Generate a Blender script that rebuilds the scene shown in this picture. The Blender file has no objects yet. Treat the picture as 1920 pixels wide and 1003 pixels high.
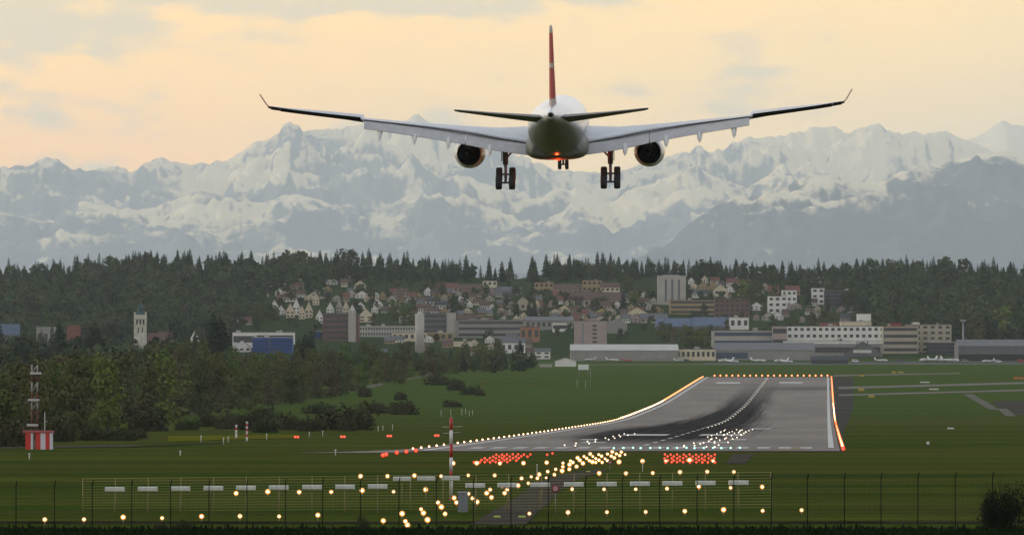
import bpy, math, random
import numpy as np
from mathutils import Vector, Matrix, noise as mnoise

# ------------------------------------------------------------------ camera, world, sun, exposure
SC = bpy.context.scene
F = 13840.0          # focal length in pixels of the 1920 px wide photograph
HOR = 640.0          # row of the horizon in it; camera height is z = 0
cam = bpy.data.cameras.new('camera'); camo = bpy.data.objects.new('camera', cam)
SC.collection.objects.link(camo); SC.camera = camo
cam.sensor_width = 36.0; cam.lens = 36.0 * F / 1920.0
cam.shift_y = (HOR - 501.5) / 1920.0
cam.clip_start = 1.0; cam.clip_end = 200000.0
camo.location = (0, 0, 0); camo.rotation_euler = (math.radians(90), 0, 0)
SC.render.resolution_x, SC.render.resolution_y = 1024, 534
SC.render.engine = 'CYCLES'
SC.view_settings.view_transform = 'Standard'; SC.view_settings.look = 'None'
SC.view_settings.gamma = 1.0; SC.view_settings.exposure = 0.0
SC.cycles.use_denoising = True
SC.cycles.max_bounces = 6; SC.cycles.diffuse_bounces = 3; SC.cycles.glossy_bounces = 2
SC.cycles.transparent_max_bounces = 8; SC.cycles.volume_bounces = 2
SC.cycles.sample_clamp_indirect = 2.0

SUN_EL, SUN_AZ = math.radians(11), math.radians(-62)     # azimuth from +Y towards +X: the sun stands left, a little ahead
sd = Vector((math.sin(SUN_AZ)*math.cos(SUN_EL), math.cos(SUN_AZ)*math.cos(SUN_EL), math.sin(SUN_EL)))
sun = bpy.data.lights.new('sun', 'SUN'); suno = bpy.data.objects.new('sun', sun)
sun.energy = 1.5; sun.angle = math.radians(12); sun.color = (1.0, 0.84, 0.62)
SC.collection.objects.link(suno); suno.rotation_euler = sd.to_track_quat('Z', 'Y').to_euler()

W = bpy.data.worlds.new('World'); SC.world = W; W.use_nodes = True
wt = W.node_tree; wt.nodes.clear()

class NT:
    """tiny helper to write node trees as expressions"""
    def __init__(s, t): s.t = t
    def n(s, kind, ins=None, **kw):
        nd = s.t.nodes.new(kind)
        for k, v in kw.items(): setattr(nd, k, v)
        for k, v in (ins or {}).items():
            if isinstance(v, bpy.types.NodeSocket): s.t.links.new(v, nd.inputs[k])
            elif v is not None: nd.inputs[k].default_value = v
        return nd
    def m(s, op, a, b=None, c=None, clamp=False):
        nd = s.n('ShaderNodeMath', operation=op, use_clamp=clamp)
        for i, v in enumerate((a, b, c)):
            if v is None: continue
            if isinstance(v, bpy.types.NodeSocket): s.t.links.new(v, nd.inputs[i])
            else: nd.inputs[i].default_value = v
        return nd.outputs[0]
    def ss(s, v, a, b):           # smooth step a..b -> 0..1
        nd = s.n('ShaderNodeMapRange', {'Value': v, 'From Min': a, 'From Max': b}, interpolation_type='SMOOTHSTEP')
        return nd.outputs[0]
    def mix(s, f, a, b):
        nd = s.n('ShaderNodeMix', data_type='RGBA')
        for k, v in ((0, f), (6, a), (7, b)):
            if isinstance(v, bpy.types.NodeSocket): s.t.links.new(v, nd.inputs[k])
            else: nd.inputs[k].default_value = (v if k == 0 else (*v[:3], 1.0))
        return nd.outputs[2]
    def noise(s, vec, scale, detail=4, rough=0.55, **kw):
        return s.n('ShaderNodeTexNoise', {'Vector': vec, 'Scale': scale, 'Detail': detail, 'Roughness': rough}, **kw).outputs['Fac']
    def mapping(s, vec, scale=(1,1,1), loc=(0,0,0)):
        return s.n('ShaderNodeMapping', {'Vector': vec, 'Scale': scale, 'Location': loc}).outputs[0]

w = NT(wt)
gen = w.n('ShaderNodeTexCoord').outputs['Generated']
sx = w.n('ShaderNodeSeparateXYZ', {0: gen}); dx, dy, dz = sx.outputs
n1 = w.noise(w.mapping(gen, (42, 42, 120), (3.1, 0, 1.3)), 1.0, 7, 0.55)
n2 = w.noise(w.mapping(gen, (120, 120, 330), (0.4, 7, 5.2)), 1.0, 6, 0.6)
nn = w.m('ADD', w.m('MULTIPLY', n1, 0.68), w.m('MULTIPLY', n2, 0.32))
# low sky ahead: orange at the lower left, cream in the middle, beige grey to the right
left = w.ss(dx, 0.02, -0.065); low = w.ss(dz, 0.040, 0.020)
warm = w.mix(w.m('MULTIPLY', left, w.m('MULTIPLY_ADD', low, 0.75, 0.25)), (1.68, 1.10, 0.42), (1.95, 0.97, 0.28))
warm = w.mix(w.m('MULTIPLY', w.ss(dx, 0.012, 0.085), w.m('MULTIPLY_ADD', w.ss(dz, 0.045, 0.02), 0.55, 0.3)), warm, (1.05, 0.88, 0.58))
warm = w.mix(w.m('MULTIPLY', w.ss(nn, 0.40, 0.62), 0.42), warm, (1.32, 0.96, 0.50))
bank = w.m('ADD', w.m('MULTIPLY', w.ss(dx, -0.028, -0.066), 0.105), w.m('MULTIPLY', w.m('MULTIPLY', w.ss(dz, 0.0415, 0.0475), w.ss(dx, 0.03, -0.02)), 0.15))
grey = w.ss(w.m('ADD', nn, bank), 0.53, 0.64)
front = w.mix(w.m('MULTIPLY', grey, 0.82), warm, (0.98, 0.86, 0.60))
# the overcast dome above and behind, brighter breaks high ahead
n3 = w.noise(w.mapping(gen, (2.2, 2.2, 4.5)), 1.0, 5, 0.55)
dome = w.mix(w.ss(n3, 0.38, 0.66), (0.50, 0.59, 0.72), (0.78, 0.84, 0.92))
ahead = w.m('MULTIPLY', w.ss(dy, 0.15, 0.85), w.ss(dz, 0.62, 0.10))
dome = w.mix(ahead, dome, (1.45, 1.35, 1.20))
back = w.m('MULTIPLY', w.ss(dy, -0.1, -0.8), w.ss(dz, 0.75, 0.05))
dome = w.mix(back, dome, (1.22, 1.12, 1.0))
fr = w.m('MULTIPLY', w.ss(dy, 0.2, 0.8), w.ss(dz, 0.12, 0.055))
sky = w.mix(fr, dome, front)
nish = w.n('ShaderNodeTexSky', sky_type='NISHITA', sun_disc=False, sun_elevation=SUN_EL, sun_rotation=SUN_AZ,
           air_density=1.0, dust_density=2.0, altitude=430)
b1 = w.n('ShaderNodeBackground', {'Color': nish.outputs[0], 'Strength': 0.1})
b2 = w.n('ShaderNodeBackground', {'Color': sky, 'Strength': 1.0})
ms = w.n('ShaderNodeMixShader', {0: 0.93, 1: b1.outputs[0], 2: b2.outputs[0]})
wo = w.n('ShaderNodeOutputWorld', {'Surface': ms.outputs[0]})

# ------------------------------------------------------------------ helpers
COL = SC.collection
R = random.Random(7)
def P(px, py, Y): return Vector(((px-960.0)/F*Y, Y, (HOR-py)/F*Y))

_pp = [(-3000,-2.5),(-300,-2.5),(0,-3.2),(100,-5.2),(250,-8.8),(400,-11.0),(460,-11.6),(700,-13.2),(1076,-16.0),(1488,-19.0),
       (2140,-23.2),(2687,-22.9),(3642,-17.6),(4300,-17.0),(5150,-16.0),(5300,-15.6),(9000,-15.6)]
_ty = np.arange(-3000, 9001, 10.0); _tz = np.interp(_ty, *zip(*_pp))
_k = np.exp(-0.5*(np.arange(-40, 41)*10/110.0)**2); _k /= _k.sum()
_ts = np.convolve(np.pad(_tz, 40, mode='edge'), _k, 'valid')
_bl = np.clip((_ty-900)/400, 0, 1)*np.clip((5250-_ty)/300, 0, 1); _tz = _tz*(1-_bl)+_ts*_bl
_rx = [-600, 0,80,150,220,280,340,400,470,560,650,720,800,860,920,960,1010,1060,1150,1200,1300,1400,1500,1570,1640,1700,1800,1900,2500]
_ry = [500,492,488,482,474,470,474,478,474,470,470,472,482,490,494,496,488,478,476,484,488,488,492,492,482,482,487,490,492]
CREST = 7200.0
def ground_z(X, Y):
    X = np.asarray(X, float); Y = np.asarray(Y, float)
    z0 = np.interp(Y, _ty, _tz)
    px = 960 + F*X/np.maximum(Y, 1.0)
    top = np.interp(px, _rx, _ry) + 30.0
    zc = (HOR-top)/F*CREST
    t = (Y-5300.0)/(CREST-5300.0)
    up = -15.6 + (zc+15.6)*np.clip(t, 0, 1)**1.05
    dn = np.maximum(zc - (Y-CREST)*0.06, -16.0)
    bump = 1.6*np.sin(X*0.011+Y*0.006)*np.sin(Y*0.013-X*0.004)*np.clip(t*3, 0, 1)
    far = np.where(t > 1, dn, up+bump)
    return np.where(Y > 5300.0, far, z0)
_HY = np.concatenate([np.arange(300, 5300, 6.0), np.arange(5300, 7400, 8.0)])
def hitY(px, py):
    zz = ground_z((px-960.0)/F*_HY, _HY); s = HOR - zz/_HY*F
    i = int(np.argmax(s <= py))
    if s[i] > py: return float(_HY[-1])
    if i == 0: return float(_HY[0])
    a, b = s[i-1], s[i]; t = (a-py)/(a-b+1e-9)
    return float(_HY[i-1] + t*(_HY[i]-_HY[i-1]))
def hit(px, py, Y=None):
    if Y is None: Y = hitY(px, py)
    X = (px-960.0)/F*Y
    return Vector((X, Y, float(ground_z(X, Y))))

class MB:
    """collects polygons of one mesh"""
    def __init__(s): s.v = []; s.f = []; s.mi = []; s.cur = 0; s.sm = []
    def face(s, pts, smooth=False):
        i = len(s.v); s.v += [tuple(p) for p in pts]; s.f.append(tuple(range(i, i+len(pts)))); s.mi.append(s.cur); s.sm.append(smooth)
    def grid(s, rings, closed=True, smooth=True, cap0=False, cap1=False):
        i = len(s.v); n = len(rings[0])
        for r in rings: s.v += [tuple(p) for p in r]
        for a in range(len(rings)-1):
            for b in range(n if closed else n-1):
                c = (b+1) % n
                s.f.append((i+a*n+b, i+a*n+c, i+(a+1)*n+c, i+(a+1)*n+b)); s.mi.append(s.cur); s.sm.append(smooth)
        if cap0: s.f.append(tuple(i+b for b in reversed(range(n)))); s.mi.append(s.cur); s.sm.append(False)
        if cap1: s.f.append(tuple(i+(len(rings)-1)*n+b for b in range(n))); s.mi.append(s.cur); s.sm.append(False)
    def box(s, x0, x1, y0, y1, z0, z1):
        q = [(x0,y0,z0),(x1,y0,z0),(x1,y1,z0),(x0,y1,z0),(x0,y0,z1),(x1,y0,z1),(x1,y1,z1),(x0,y1,z1)]
        i = len(s.v); s.v += q
        for f in ((0,3,2,1),(4,5,6,7),(0,1,5,4),(1,2,6,5),(2,3,7,6),(3,0,4,7)):
            s.f.append(tuple(i+k for k in f)); s.mi.append(s.cur); s.sm.append(False)
    def tube(s, p, q, r0, r1=None, n=8, caps=True):
        p = Vector(p); q = Vector(q); r1 = r0 if r1 is None else r1
        d = (q-p).normalized(); u = d.orthogonal().normalized(); v = d.cross(u)
        rr = [[c + (u*math.cos(2*math.pi*k/n)+v*math.sin(2*math.pi*k/n))*r for k in range(n)] for c, r in ((p, r0), (q, r1))]
        s.grid(rr, cap0=caps, cap1=caps)
    def lathe(s, prof, axis='y', c=(0,0,0), n=24):     # prof: list of (position on axis, radius)
        rr = []
        for a, r in prof:
            ring = []
            for k in range(n):
                t = 2*math.pi*k/n; u, v = r*math.cos(t), r*math.sin(t)
                ring.append({'y': (c[0]+u, c[1]+a, c[2]+v), 'x': (c[0]+a, c[1]+u, c[2]+v), 'z': (c[0]+u, c[1]+v, c[2]+a)}[axis])
            rr.append(ring)
        s.grid(rr)
    def ball(s, c, r, n=8, m=6, sz=1.0):
        rr = [[(c[0]+r*math.sin(math.pi*a/m)*math.cos(2*math.pi*k/n), c[1]+r*math.sin(math.pi*a/m)*math.sin(2*math.pi*k/n), c[2]+r*sz*math.cos(math.pi*a/m)) for k in range(n)] for a in range(m+1)]
        s.grid(rr)
    def mesh(s, name, mats):
        me = bpy.data.meshes.new(name); me.from_pydata(s.v, [], s.f)
        for m in (mats if isinstance(mats, (list, tuple)) else [mats]): me.materials.append(m)
        me.polygons.foreach_set('material_index', s.mi); me.polygons.foreach_set('use_smooth', s.sm)
        me.update(); return me
    def build(s, name, mats, parent=None, loc=None, rz=0.0):
        o = bpy.data.objects.new(name, s.mesh(name, mats)); COL.objects.link(o)
        if parent: o.parent = parent
        if loc is not None: o.location = loc
        if rz: o.rotation_euler = (0, 0, rz)
        return o
LABELS = {}
def tag(o, label=None, cat=None, group=None, kind=None):
    if label: o['label'] = label; LABELS.setdefault(label, []).append(o.name)
    if cat: o['category'] = cat
    if group: o['group'] = group
    if kind: o['kind'] = kind
    return o
def empty(name, loc, rz=0.0):
    o = bpy.data.objects.new(name, None); COL.objects.link(o); o.location = loc; o.rotation_euler = (0, 0, rz); o.empty_display_size = 0.5
    return o
def link_mesh(name, me, loc=(0,0,0), rz=0.0, scale=(1,1,1), parent=None):
    o = bpy.data.objects.new(name, me); COL.objects.link(o); o.location = loc; o.rotation_euler = (0, 0, rz); o.scale = scale
    if parent: o.parent = parent
    return o
KIDS = {}
def dup(src, loc, rz=None):
    """a copy of a thing with copies of its parts"""
    if src not in KIDS: KIDS[src] = [(c, list(c.children)) for c in src.children]
    o = src.copy(); COL.objects.link(o); o.location = loc
    if rz is not None: o.rotation_euler = (0, 0, rz)
    for c, gs in KIDS[src]:
        d = c.copy(); COL.objects.link(d); d.parent = o
        for g in gs:
            e = g.copy(); COL.objects.link(e); e.parent = d
    return o
def nth(i):
    w_ = ['first','second','third','fourth','fifth','sixth','seventh','eighth','ninth','tenth']
    if i <= 10: return w_[i-1]
    s = 'th' if 10 < i % 100 < 14 else {1:'st',2:'nd',3:'rd'}.get(i % 10, 'th')
    return f'{i}{s}'

# ------------------------------------------------------------------ materials
MATS = {}
def mat(name, col=(0.5,0.5,0.5), rough=0.7, metal=0.0, var=0.0, vscale=1.0, emis=None, es=0.0, col2=None, spec=0.5):
    if name in MATS: return MATS[name]
    m = bpy.data.materials.new(name); m.use_nodes = True; t = NT(m.node_tree); b = m.node_tree.nodes['Principled BSDF']
    b.inputs['Roughness'].default_value = rough; b.inputs['Metallic'].default_value = metal
    b.inputs['Specular IOR Level'].default_value = spec
    b.inputs['Base Color'].default_value = (*col, 1)
    if var or col2:
        tc = t.n('ShaderNodeTexCoord').outputs['Object']
        f = t.noise(tc, vscale, 5, 0.6)
        c2 = col2 or tuple(c*(1-var) for c in col)
        c = t.mix(t.ss(f, 0.35, 0.65), c2, col)
        m.node_tree.links.new(c, b.inputs['Base Color'])
    if emis:
        b.inputs['Emission Color'].default_value = (*emis, 1); b.inputs['Emission Strength'].default_value = es
        m.cycles.emission_sampling = 'NONE'
    MATS[name] = m; return m

def ground_mat():
    m = bpy.data.materials.new('grassland'); m.use_nodes = True; t = NT(m.node_tree); b = m.node_tree.nodes['Principled BSDF']
    pos = t.n('ShaderNodeNewGeometry').outputs['Position']
    s = t.n('ShaderNodeSeparateXYZ', {0: pos}); X, Y, Z = s.outputs
    a = t.noise(t.mapping(pos, (0.006, 0.022, 0)), 1.0, 6, 0.6)
    b2 = t.noise(t.mapping(pos, (0.05, 0.12, 0)), 1.0, 5, 0.65)
    c3 = t.noise(t.mapping(pos, (0.9, 1.1, 0)), 1.0, 4, 0.6)
    c = t.mix(t.ss(a, 0.38, 0.62), (0.032, 0.060, 0.009), (0.078, 0.090, 0.015))
    c = t.mix(t.m('MULTIPLY', t.ss(t.noise(t.mapping(pos, (0.0016, 0.0045, 0)), 1.0, 3, 0.5), 0.47, 0.62), 0.55), c, (0.082, 0.074, 0.016))
    c = t.mix(t.m('MULTIPLY', t.ss(t.noise(t.mapping(pos, (0.012, 0.16, 0)), 1.0, 3, 0.6), 0.5, 0.68), 0.5), c, (0.016, 0.030, 0.005))
    c = t.mix(t.m('MULTIPLY', t.ss(b2, 0.47, 0.63), 0.75), c, (0.066, 0.054, 0.018))
    c = t.mix(t.m('MULTIPLY', t.ss(c3, 0.40, 0.7), 0.6), c, (0.013, 0.026, 0.004))
    # the rank, darker growth of the bank in front of the fence
    c = t.mix(t.ss(Y, 470, 425), c, (0.010, 0.022, 0.005))
    c = t.mix(t.m('MULTIPLY', t.ss(Y, 1500, 3000), 0.55), c, (0.058, 0.098, 0.022))
    c = t.mix(t.ss(Y, 5300, 5450), c, (0.030, 0.045, 0.018))
    m.node_tree.links.new(c, b.inputs['Base Color']); b.inputs['Roughness'].default_value = 1.0; b.inputs['Specular IOR Level'].default_value = 0.0
    return m
M_ground = ground_mat()

# ------------------------------------------------------------------ the ground sheet
def build_ground():
    ys = np.concatenate([np.arange(-300, 400, 50.0), np.arange(400, 5300, 20.0), np.arange(5300, 7600, 25.0), np.arange(7600, 9001, 200.0), [12000, 20000, 40000, 60000, 95000]])
    us = np.linspace(-1, 1, 121)
    V = []
    for y in ys:
        hw = max(400.0, 0.16*y + 250.0)
        xs = us*hw
        zz = ground_z(xs, np.full_like(xs, min(y, 9000.0)))
        if y > 9000: zz = np.full_like(xs, -16.0)
        V += [(float(x), float(y), float(z)) for x, z in zip(xs, zz)]
    n = len(us); Fc = []
    for a in range(len(ys)-1):
        for b in range(n-1): Fc.append((a*n+b, a*n+b+1, (a+1)*n+b+1, (a+1)*n+b))
    me = bpy.data.meshes.new('ground'); me.from_pydata(V, [], Fc); me.materials.append(M_ground)
    me.polygons.foreach_set('use_smooth', [True]*len(Fc)); me.update()
    o = bpy.data.objects.new('ground', me); COL.objects.link(o); tag(o, 'green airfield grass running out to wooded hills', kind='structure')
build_ground()

# ------------------------------------------------------------------ distant alpine ranges
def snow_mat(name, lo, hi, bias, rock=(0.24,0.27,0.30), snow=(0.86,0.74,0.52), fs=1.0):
    m = bpy.data.materials.new(name); m.use_nodes = True; t = NT(m.node_tree); b = m.node_tree.nodes['Principled BSDF']
    g = t.n('ShaderNodeNewGeometry'); pos = g.outputs['Position']
    s = t.n('ShaderNodeSeparateXYZ', {0: pos}); X, Y, Z = s.outputs
    nz = t.n('ShaderNodeSeparateXYZ', {0: g.outputs['Normal']}).outputs[2]
    alt = t.n('ShaderNodeMapRange', {'Value': Z, 'From Min': lo, 'From Max': hi}).outputs[0]
    f1 = t.noise(t.mapping(pos, (0.0009*fs, 0.0005*fs, 0.0014*fs)), 1.0, 9, 0.62, )
    f2 = t.noise(t.mapping(pos, (0.011*fs, 0.003*fs, 0.007*fs)), 1.0, 6, 0.65)
    v = t.m('ADD', t.m('MULTIPLY', alt, 0.46), t.m('MULTIPLY', f1, 1.55))
    v = t.m('ADD', v, t.m('MULTIPLY', f2, 0.42)); v = t.m('ADD', v, t.m('MULTIPLY', nz, 0.65))
    k = t.ss(v, bias-0.085, bias+0.10)
    c = t.mix(k, rock, snow)
    m.node_tree.links.new(c, b.inputs['Base Color']); b.inputs['Roughness'].default_value = 0.9; b.inputs['Specular IOR Level'].default_value = 0.0
    return m
def mountain(name, prof, Dc, depth, m, seed, amp, jag, label, ncol=620, nrow=70):
    xs_px = np.linspace(-260, 2180, ncol); py = np.interp(xs_px, *zip(*prof))
    V = []; rows = [-1+ k/float(nrow) for k in range(nrow+1)] + [0.04, 0.15, 0.5, 1.0]
    for r in rows:
        y = Dc + r*depth
        for px, p0 in zip(xs_px, py):
            X = (px-960)/F*Dc
            H = (HOR-p0)/F*Dc
            q = Vector((X*0.00085+seed, y*0.00085, seed*0.7))
            rn = mnoise.ridged_multi_fractal(q, 0.9, 2.1, 7, 1.0, 2.0) - 1.0
            fn = mnoise.fractal(q*3.3, 1.0, 2.0, 6)
            e = abs(r)
            body = (1-e)**0.85
            z = H*body + amp*(rn*0.9+fn*0.5)*min(1.0, e*5.0)*body**0.6 + jag*mnoise.fractal(Vector((X*0.004+seed, r*3, 0)), 0.9, 2.0, 6)*(1-e)
            if r < 0: z = min(z, H*(1.0-0.0*e)+jag)
            V.append((X, y, max(z, -40.0)))
    n = ncol; Fc = []
    for a in range(len(rows)-1):
        for b in range(n-1): Fc.append((a*n+b, a*n+b+1, (a+1)*n+b+1, (a+1)*n+b))
    me = bpy.data.meshes.new(name); me.from_pydata(V, [], Fc); me.materials.append(m)
    me.polygons.foreach_set('use_smooth', [True]*len(Fc)); me.update()
    o = bpy.data.objects.new(name, me); COL.objects.link(o); tag(o, label, kind='structure')
PEAK = [(-260,400),(1500,400),(1700,330),(1800,268),(1850,246),(1882,227),(1900,236),(1925,236),(2000,262),(2180,300)]
BACK = [(-260,345),(-100,330),(0,322),(40,308),(85,295),(108,306),(130,318),(200,316),(245,313),(290,302),(340,303),(390,306),(440,300),(455,285),(475,268),(505,258),(524,250),(532,236),(545,228),(558,231),(566,246),(574,250),(590,244),(620,240),(640,241),(680,234),(740,229),(768,226),(785,217),(800,226),(830,245),(870,262),(940,280),(980,296),(1030,322),(1080,318),(1130,330),(1190,312),(1240,300),(1290,284),(1307,271),(1325,286),(1336,286),(1370,270),(1430,258),(1470,252),(1500,247),(1520,238),(1550,243),(1620,240),(1645,237),(1690,253),(1740,242),(1760,243),(1800,258),(1850,280),(1880,290),(1920,292),(2180,300)]
MIDR = [(-260,430),(0,400),(60,408),(110,420),(150,380),(200,386),(240,400),(290,390),(340,372),(375,356),(410,366),(450,384),(520,372),(560,366),(620,380),(700,396),(780,372),(830,338),(880,330),(930,352),(1000,372),(1080,352),(1140,380),(1200,350),(1260,330),(1300,312),(1340,330),(1400,352),(1440,330),(1468,308),(1490,330),(1560,345),(1700,360),(2180,400)]
FRNT = [(-260,530),(0,528),(300,530),(700,526),(1000,520),(1150,500),(1215,478),(1255,456),(1290,420),(1330,396),(1380,378),(1430,364),(1475,350),(1500,336),(1520,327),(1545,334),(1580,340),(1620,343),(1655,338),(1680,326),(1720,322),(1760,312),(1790,300),(1820,292),(1870,286),(1920,288),(2180,300)]
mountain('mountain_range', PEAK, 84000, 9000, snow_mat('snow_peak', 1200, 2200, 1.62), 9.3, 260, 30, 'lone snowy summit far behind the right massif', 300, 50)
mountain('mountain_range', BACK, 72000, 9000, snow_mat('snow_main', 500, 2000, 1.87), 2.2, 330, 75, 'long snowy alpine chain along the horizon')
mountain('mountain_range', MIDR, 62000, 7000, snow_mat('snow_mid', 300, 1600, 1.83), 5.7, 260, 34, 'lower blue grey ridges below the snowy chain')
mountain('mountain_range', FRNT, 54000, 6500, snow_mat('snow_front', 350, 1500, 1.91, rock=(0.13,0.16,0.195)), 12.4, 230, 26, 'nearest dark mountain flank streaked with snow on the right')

# ------------------------------------------------------------------ the hazy air
hz = MB(); hz.box(-17000, 17000, -400, 94000, -45.5, 2640)
M_haze = bpy.data.materials.new('haze'); M_haze.use_nodes = True; M_haze.node_tree.nodes.clear()
ht = NT(M_haze.node_tree)
pv = ht.n('ShaderNodeVolumePrincipled', {'Color': (0.90, 0.975, 1.0, 1), 'Density': 1.30e-5, 'Anisotropy': 0.1})
ht.n('ShaderNodeOutputMaterial', {'Volume': pv.outputs[0]})
tag(hz.build('haze', M_haze), 'pale blue haze lying over the land', kind='stuff')

# ------------------------------------------------------------------ runway, taxiways and other surfaces draped on the grass
RS = 0.0426                                     # the runway drifts right as it runs away: X = A + RS*(Y-1076)
def rw(u, v):                                   # u metres right of the left edge (0..60), v metres beyond Y=1076
    return u-13.2+RS*v, 1076.0+v
def strip(name, pts, off, m, kind='structure', parent=None, step=15.0, label=None):
    """quad strip between pairs of (xl, xr, y); draped on the ground"""
    mb = MB(); rows = []
    for (a0, b0, y0), (a1, b1, y1) in zip(pts, pts[1:]):
        n = max(1, int(abs(y1-y0)/step)+0)
        for k in range(n):
            t = k/n; rows.append((a0+(a1-a0)*t, b0+(b1-b0)*t, y0+(y1-y0)*t))
    rows.append(pts[-1])
    i = 0
    rr = []
    for a, b, y in rows:
        k = 8 if abs(b-a) > 60 else 1
        rr.append([(a+(b-a)*j/k, y, float(ground_z(a+(b-a)*j/k, y))+off) for j in range(k+1)])
    n = len(rr[0])
    rr = [r for r in rr if len(r) == n]
    mb.grid(rr, closed=False, smooth=True)
    o = mb.build(name, m, parent)
    if kind: o['kind'] = kind
    if label: tag(o, label)
    return o
def pxstrip(name, pts, off, m, label=None, kind='structure'):
    """pts: (pixel left, pixel right, row) on the ground"""
    q = []
    for a, b, r in pts:
        Y = hitY((a+b)/2, r); q.append(((a-960)/F*Y, (b-960)/F*Y, Y))
    return strip(name, q, off, m, kind, None, 15.0, label)

def asphalt():
    m = bpy.data.materials.new('runway_asphalt'); m.use_nodes = True; t = NT(m.node_tree); b = m.node_tree.nodes['Principled BSDF']
    pos = t.n('ShaderNodeNewGeometry').outputs['Position']
    X, Y, Z = t.n('ShaderNodeSeparateXYZ', {0: pos}).outputs
    v = t.m('SUBTRACT', Y, 1076.0)
    u = t.m('SUBTRACT', t.m('ADD', X, 13.2), t.m('MULTIPLY', v, RS))      # 0..60 across
    ctr = t.m('MULTIPLY_ADD', t.ss(v, 300, 1500), 4.5, 25.5)
    c0 = t.m('ABSOLUTE', t.m('SUBTRACT', u, ctr))
    n1 = t.noise(t.mapping(pos, (0.035, 0.006, 0)), 1.0, 5, 0.6)
    n2 = t.noise(t.mapping(pos, (0.6, 0.02, 0)), 1.0, 4, 0.6)
    uu = t.n('ShaderNodeCombineXYZ', {0: t.m('MULTIPLY', u, 0.8), 1: t.m('MULTIPLY', v, 0.0028)}).outputs[0]
    n3 = t.noise(uu, 1.0, 8, 0.75)
    base = t.mix(t.ss(n1, 0.3, 0.7), (0.205, 0.178, 0.156), (0.262, 0.228, 0.198))
    base = t.mix(t.m('MULTIPLY', t.ss(n2, 0.45, 0.7), 0.35), base, (0.160, 0.138, 0.120))
    # tyre rubber laid down either side of the centreline in the touchdown zone
    wdt = t.m('MULTIPLY', t.m('MULTIPLY_ADD', n3, 15.0, 3.5), t.m('MULTIPLY_ADD', t.m('MULTIPLY', t.ss(v, 1500, 500), t.ss(v, 60, 420)), 0.85, 0.75))
    lat = t.ss(t.m('DIVIDE', c0, wdt), 1.25, 0.55)
    lon = t.m('MULTIPLY', t.ss(v, 60, 330), t.ss(v, 2500, 1300))
    rub = t.m('MULTIPLY', t.m('MULTIPLY', lat, lon), t.m('MULTIPLY_ADD', t.ss(n3, 0.3, 0.6), 0.18, 0.80))
    base = t.mix(rub, base, (0.022, 0.021, 0.021))
    # the crossing taxi route, a darker band far down the runway
    band = t.m('MULTIPLY', t.m('MULTIPLY', t.ss(v, 1990, 2060), t.ss(v, 2190, 2110)), t.ss(u, 30, 36))
    base = t.mix(t.m('MULTIPLY', band, 0.4), base, (0.045, 0.041, 0.038))
    m.node_tree.links.new(base, b.inputs['Base Color']); b.inputs['Roughness'].default_value = 1.0; b.inputs['Specular IOR Level'].default_value = 0.0
    return m
def matte(*a, **k): return mat(*a, spec=0.0, **k)
M_asph = asphalt()
M_shoul = matte('shoulder_asphalt', (0.075, 0.070, 0.058), 0.85, var=0.35, vscale=0.05)
M_track = matte('track_gravel', (0.085, 0.072, 0.056), 0.9, var=0.4, vscale=0.3)
M_conc = matte('pale_concrete', (0.15, 0.14, 0.115), 0.85, var=0.25, vscale=0.1)
M_paint = matte('marking_paint', (0.60, 0.58, 0.54), 0.6, var=0.3, vscale=0.5)
M_yel = matte('yellow_paint', (0.45, 0.36, 0.12), 0.6)

VEND = 2580.0
runway = strip('runway', [(*[rw(-3, 0)[0], rw(61, 0)[0]], 1076-6)] + [(rw(-3, v)[0], rw(61, v)[0], 1076.0+v) for v in (0, 600, 1200, 1800, VEND)], 0.10, M_asph, label='long grey runway marked with tyre rubber')
strip('runway_shoulder', [(rw(60.5, v)[0], rw(62.5, v)[0], 1076.0+v) for v in (500,)] + [(rw(60.5, v)[0], rw(61+w_, v)[0], 1076.0+v) for v, w_ in ((900, 3.5), (1300, 6), (1700, 8.5), (VEND, 11))], 0.05, M_shoul, label='right runway shoulder fading into the grass')
strip('runway_shoulder', [(rw(60.5, v)[0], rw(61+w_, v)[0], 1076.0+v) for v, w_ in ((-6, 0.6), (200, 1.0), (500, 1.5))], 0.05, M_shoul, label='narrow right runway shoulder beside the threshold')
strip('taxiway', [(-30.5, -16.0, 1046), (-25, -14.5, 1060), (-21.5, -13.0, 1076), (-16.5, -11, 1105), (-13, -10, 1150)], 0.05, M_asph, label='grey taxiway wedge joining the left side of the threshold')
def rmark(name, u0, u1, v0, v1, m=M_paint, off=0.145, label=None):
    return strip(name, [(rw(u0, v0)[0], rw(u1, v0)[0], 1076+v0), (rw(u0, v1)[0], rw(u1, v1)[0], 1076+v1)], off, m, None, runway, 30.0, label)
rmark('edge_line', -0.2, 1.0, 0, VEND); rmark('edge_line', 59.3, 60.2, 55, VEND)
for k in range(8): rmark('threshold_stripe', 4.6+3.25*k, 6.5+3.25*k, 42, 68)
for k in range(8): rmark('threshold_stripe', 32.2+3.25*k, 34.1+3.25*k, 42, 68)
v = 110.0
while v < VEND-30:
    rmark('centre_dash', 29.5, 30.15, v, v+30); v += 60
rmark('aiming_point', 18.0, 27.0, 395, 440); rmark('aiming_point', 33.5, 42.5, 395, 440)
for q in (250, ):
    rmark('touchdown_bar', 14.5, 17.5, q, q+24); rmark('touchdown_bar', 41.5, 44.5, q, q+24)
rmark('touchdown_bar', 17.5, 21.5, 170, 190); rmark('touchdown_bar', 37.0, 42.0, 170, 192)
rmark('touchdown_bar', 41.0, 46.0, 640, 668)
rmark('aiming_point', 8.5, 19.5, 2280, 2330); rmark('aiming_point', 37.5, 48.0, 2290, 2340)
ln = MB(); a = rw(52.0, 3); b = rw(55.5, 62)
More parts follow.
